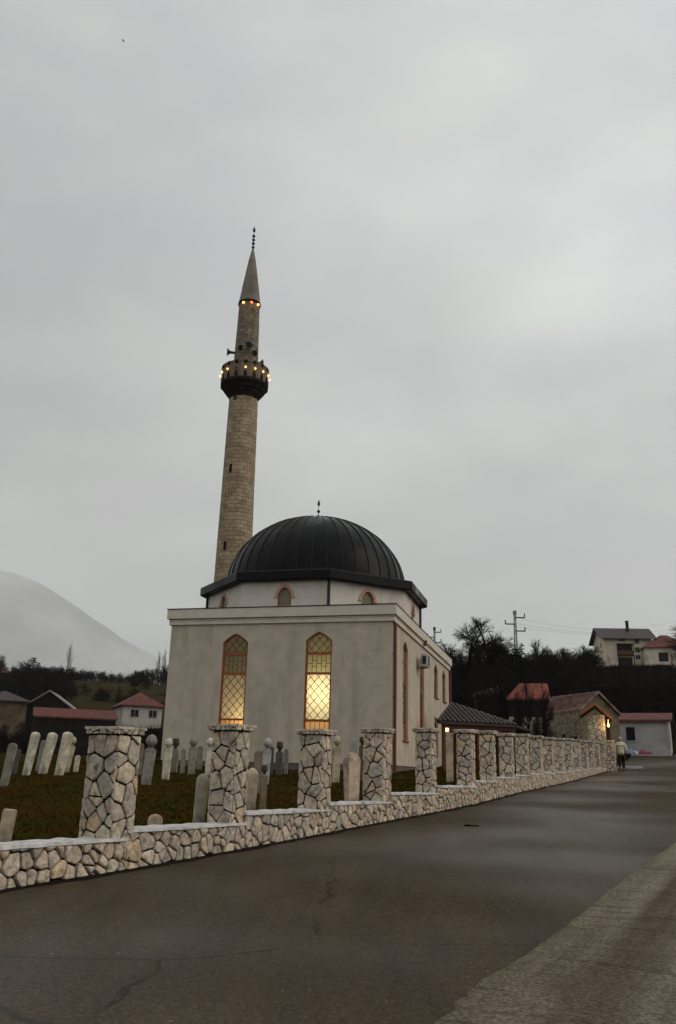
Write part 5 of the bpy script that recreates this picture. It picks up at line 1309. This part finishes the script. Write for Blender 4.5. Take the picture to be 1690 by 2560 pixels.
# ------------------------------------------------------------------ person walking away up the road
M['jacket'] = mat('jacket', (.62, .58, .48), .9, .12, 6, .2); M['trousers'] = mat('trousers', (.012, .012, .014), .9, .2, 6, .1); M['skin'] = mat('skin', (.35, .2, .14), .6, .1, 8, 0); M['hair'] = mat('hair', (.40, .38, .34), .8, .2, 20, 0)
M['shoe'] = mat('shoe', (.01, .01, .01), .5)
pp = at(1555, 1927, 48); pz = road_z(pp.x, pp.y)
man = empty('person', (pp.x, pp.y, pz), R(-14), 'person in pale jacket, dark trousers and pale cap walking away up the road', 'person')
def skin(name, nodes, edges, mat_, parent, sub=2, root=0):
    me = bpy.data.meshes.new(name); me.from_pydata([n[0] for n in nodes], edges, []); me.materials.append(mat_)
    o = bpy.data.objects.new(name, me); COL.objects.link(o); o.parent = parent
    sm = o.modifiers.new('skin', 'SKIN'); sm.use_smooth_shade = True
    sv = me.skin_vertices[0].data
    for k, n in enumerate(nodes): sv[k].radius = n[1] if isinstance(n[1], tuple) else (n[1], n[1]); sv[k].use_root = (k == root)
    s = o.modifiers.new('sub', 'SUBSURF'); s.levels = sub; s.render_levels = sub; return o
S = 1.0
body = [((0, 0, .93), (.155, .11)), ((0, .0, 1.12), (.14, .10)), ((0, -.01, 1.32), (.17, .11)), ((0, 0, 1.44), (.08, .07)), ((0, .015, 1.52), (.055, .055)), ((0, .03, 1.61), (.085, .095)), ((0, .03, 1.69), (.07, .08)),
        ((.09, .02, .86), (.095, .10)), ((.11, .10, .50), (.06, .065)), ((.11, .0, .10), (.04, .045)), ((.12, .13, .04), (.035, .03)),
        ((-.09, -.0, .86), (.095, .10)), ((-.10, -.04, .50), (.06, .065)), ((-.10, -.18, .14), (.04, .045)), ((-.10, -.06, .05), (.035, .03)),
        ((.19, 0, 1.40), (.06, .06)), ((.27, -.03, 1.14), (.048, .048)), ((.27, .12, .94), (.036, .036)), ((.26, .16, .88), (.032, .018)),
        ((-.19, 0, 1.40), (.06, .06)), ((-.28, -.02, 1.14), (.048, .048)), ((-.28, .10, .92), (.036, .036)), ((-.27, .14, .86), (.032, .018))]
ed = [(0, 1), (1, 2), (2, 3), (3, 4), (4, 5), (5, 6), (0, 7), (7, 8), (8, 9), (9, 10), (0, 11), (11, 12), (12, 13), (13, 14), (3, 15), (15, 16), (16, 17), (17, 18), (3, 19), (19, 20), (20, 21), (21, 22)]
skin('body', body, ed, M['skin'], man)
def hand(sx, base):
    for k, (dx, ln) in enumerate(((-.022, .06), (-.007, .07), (.008, .065), (.022, .05))):
        b = Vector(base)+Vector((0, dx, -.035)); skin('finger', [(tuple(b), .009), (tuple(b+Vector((-sx*.006, .006, -ln*.5))), .008), (tuple(b+Vector((-sx*.018, .012, -ln))), .006)], [(0, 1), (1, 2)], M['skin'], man, 1)
    b = Vector(base)+Vector((-sx*.015, .03, 0)); skin('finger', [(tuple(b), .011), (tuple(b+Vector((-sx*.01, .03, -.025))), .009), (tuple(b+Vector((-sx*.012, .038, -.05))), .007)], [(0, 1), (1, 2)], M['skin'], man, 1)
hand(1, (.26, .16, .87)); hand(-1, (-.27, .14, .85))
jk = [((0, 0, .84), (.215, .155)), ((0, 0, 1.0), (.195, .145)), ((0, 0, 1.18), (.19, .14)), ((0, -.01, 1.33), (.205, .145)), ((0, .0, 1.45), (.12, .10)), ((0, .01, 1.50), (.075, .075)),
      ((.20, 0, 1.40), (.085, .085)), ((.29, -.03, 1.14), (.075, .075)), ((.285, .10, .96), (.058, .058)), ((-.20, 0, 1.40), (.085, .085)), ((-.30, -.02, 1.14), (.075, .075)), ((-.295, .085, .94), (.058, .058))]
skin('jacket', jk, [(0, 1), (1, 2), (2, 3), (3, 4), (4, 5), (4, 6), (6, 7), (7, 8), (4, 9), (9, 10), (10, 11)], M['jacket'], man, root=2)
tr = [((0, 0, .90), (.17, .13)), ((.095, .02, .80), (.11, .115)), ((.115, .10, .48), (.08, .085)), ((.112, .0, .10), (.065, .07)), ((-.095, 0, .80), (.11, .115)), ((-.105, -.04, .48), (.08, .085)), ((-.102, -.17, .14), (.065, .07))]
skin('trousers', tr, [(0, 1), (1, 2), (2, 3), (0, 4), (4, 5), (5, 6)], M['trousers'], man)
for sx, y, z in ((.115, 0, .04), (-.10, -.16, .07)):
    skin('shoe', [((sx, y-.04, z), (.045, .04)), ((sx, y+.08, z-.005), (.045, .032)), ((sx, y+.17, z-.012), (.035, .024))], [(0, 1), (1, 2)], M['shoe'], man, 1)
g = MB(); g.lathe([(.098, 1.625), (.108, 1.66), (.10, 1.71), (.07, 1.755), (.01, 1.77)], 16, (0, .03, 0)); g.build('cap', M['hair'], man, smooth=True)
g = MB()
for sx in (-1, 1): g.lathe([(.005, -.03), (.016, -.01), (.018, .012), (.005, .03)], 8, (sx*.092, .03, 1.60))
g.build('ear', M['skin'], man, smooth=True)

# ------------------------------------------------------------------ small things
kp = at(1575, 1913, 50); g = MB(); zk = road_z(kp.x, kp.y); g.box((0, 0, .06), (1.3, .7, .14), rz=R(-20)); g.box((.2, .75, .03), (1.2, .7, .08), rz=R(-20), mi=1)
tag(g.build('kerb_slab', [M['coping'], M['soil']], loc=(kp.x, kp.y, zk), bevel=.02), 'pale kerb slab with a grass patch right of the walking person', 'kerb')
q = on_road(1177, 2066); g = MB(); rd = random.Random(3)
for k in range(9):
    a = k*.7; g.box((.10*math.cos(a)*(k*.12+.2), .07*math.sin(a)*(k*.15+.3), .012), (.09, .05, .012), M=Matrix.Rotation(rd.uniform(-.4, .4), 3, 'X') @ Matrix.Rotation(a, 3, 'Z'))
tag(g.build('leaf_litter', M['mud_shadow'], loc=(q.x, q.y, q.z+.006)), 'small dark clump of wet leaves lying on the asphalt', 'leaves')
b = at(308, 102, 70); bird = empty('bird', b, 0, 'tiny dark bird flying high at the upper left of the sky', 'bird')
g = MB(); g.lathe([(.005, -.12), (.03, -.06), (.045, 0), (.035, .07), (.005, .13)], 8); g.v = [(v[2], v[1], v[0]) for v in g.v]
bo = g.build('bird_body', M['trousers'], bird, smooth=True)
for sx in (-1, 1):
    g = MB(); g.prism([(-.04, 0, .01), (.06, 0, .01), (.03, sx*.14, .07), (-.10, sx*.27, .03), (-.05, sx*.12, .06)], (0, 0, .008)); g.build('wing', M['trousers'], bird)
bird.rotation_euler = (0, 0, R(-20))

# ------------------------------------------------------------------ far mountain and the air
V = []; nx, ny = 70, 14; SKY = [(-36, 1380), (-28, 1440), (-23, 1440), (-20.8, 1400), (-19, 1310), (-17, 1190), (-14, 1000), (-11, 820), (-7, 640), (0, 420), (12, 300), (30, 380)]
for j in range(ny+1):
    for i in range(nx+1):
        az = -40+70*i/nx; f = j/ny; r_ = 5200+1800*f; env = math.sin(math.pi*min(1, f*1.25)*.5)**1.3 if f < .8 else math.cos((f-.8)/.2*math.pi/2)
        x, y = r_*math.sin(R(az)), r_*math.cos(R(az)); h = lerp_tab(az, SKY)*env*(1+.05*noise.noise((x*.002, y*.002, 5)))+12*noise.noise((x*.01, y*.01, 1))
        V.append((x, y, h-60))
g = MB(); g.add(V, [(j*(nx+1)+i, j*(nx+1)+i+1, (j+1)*(nx+1)+i+1, (j+1)*(nx+1)+i) for j in range(ny) for i in range(nx)])
M['mountain'] = mat('mountain', (.43, .44, .44), .95, .35, .0012, 0)  # pale colour also carries distance haze that the thin air leaves out
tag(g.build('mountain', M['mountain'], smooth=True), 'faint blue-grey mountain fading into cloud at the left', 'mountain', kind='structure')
HZ = .00010
if HZ:
    g = MB(); g.box((0, 200, 700), (14000, 13600, 1620)); m = bpy.data.materials.new('haze'); m.use_nodes = True; n = m.node_tree.nodes; n.clear()
    o_ = n.new('ShaderNodeOutputMaterial'); pv = n.new('ShaderNodeVolumePrincipled'); pv.inputs['Color'].default_value = (1, 1, 1, 1); pv.inputs['Density'].default_value = HZ; pv.inputs['Anisotropy'].default_value = 0
    m.node_tree.links.new(pv.outputs[0], o_.inputs['Volume']); tag(g.build('haze', m), 'thin even haze in the valley air', 'haze', kind='stuff')
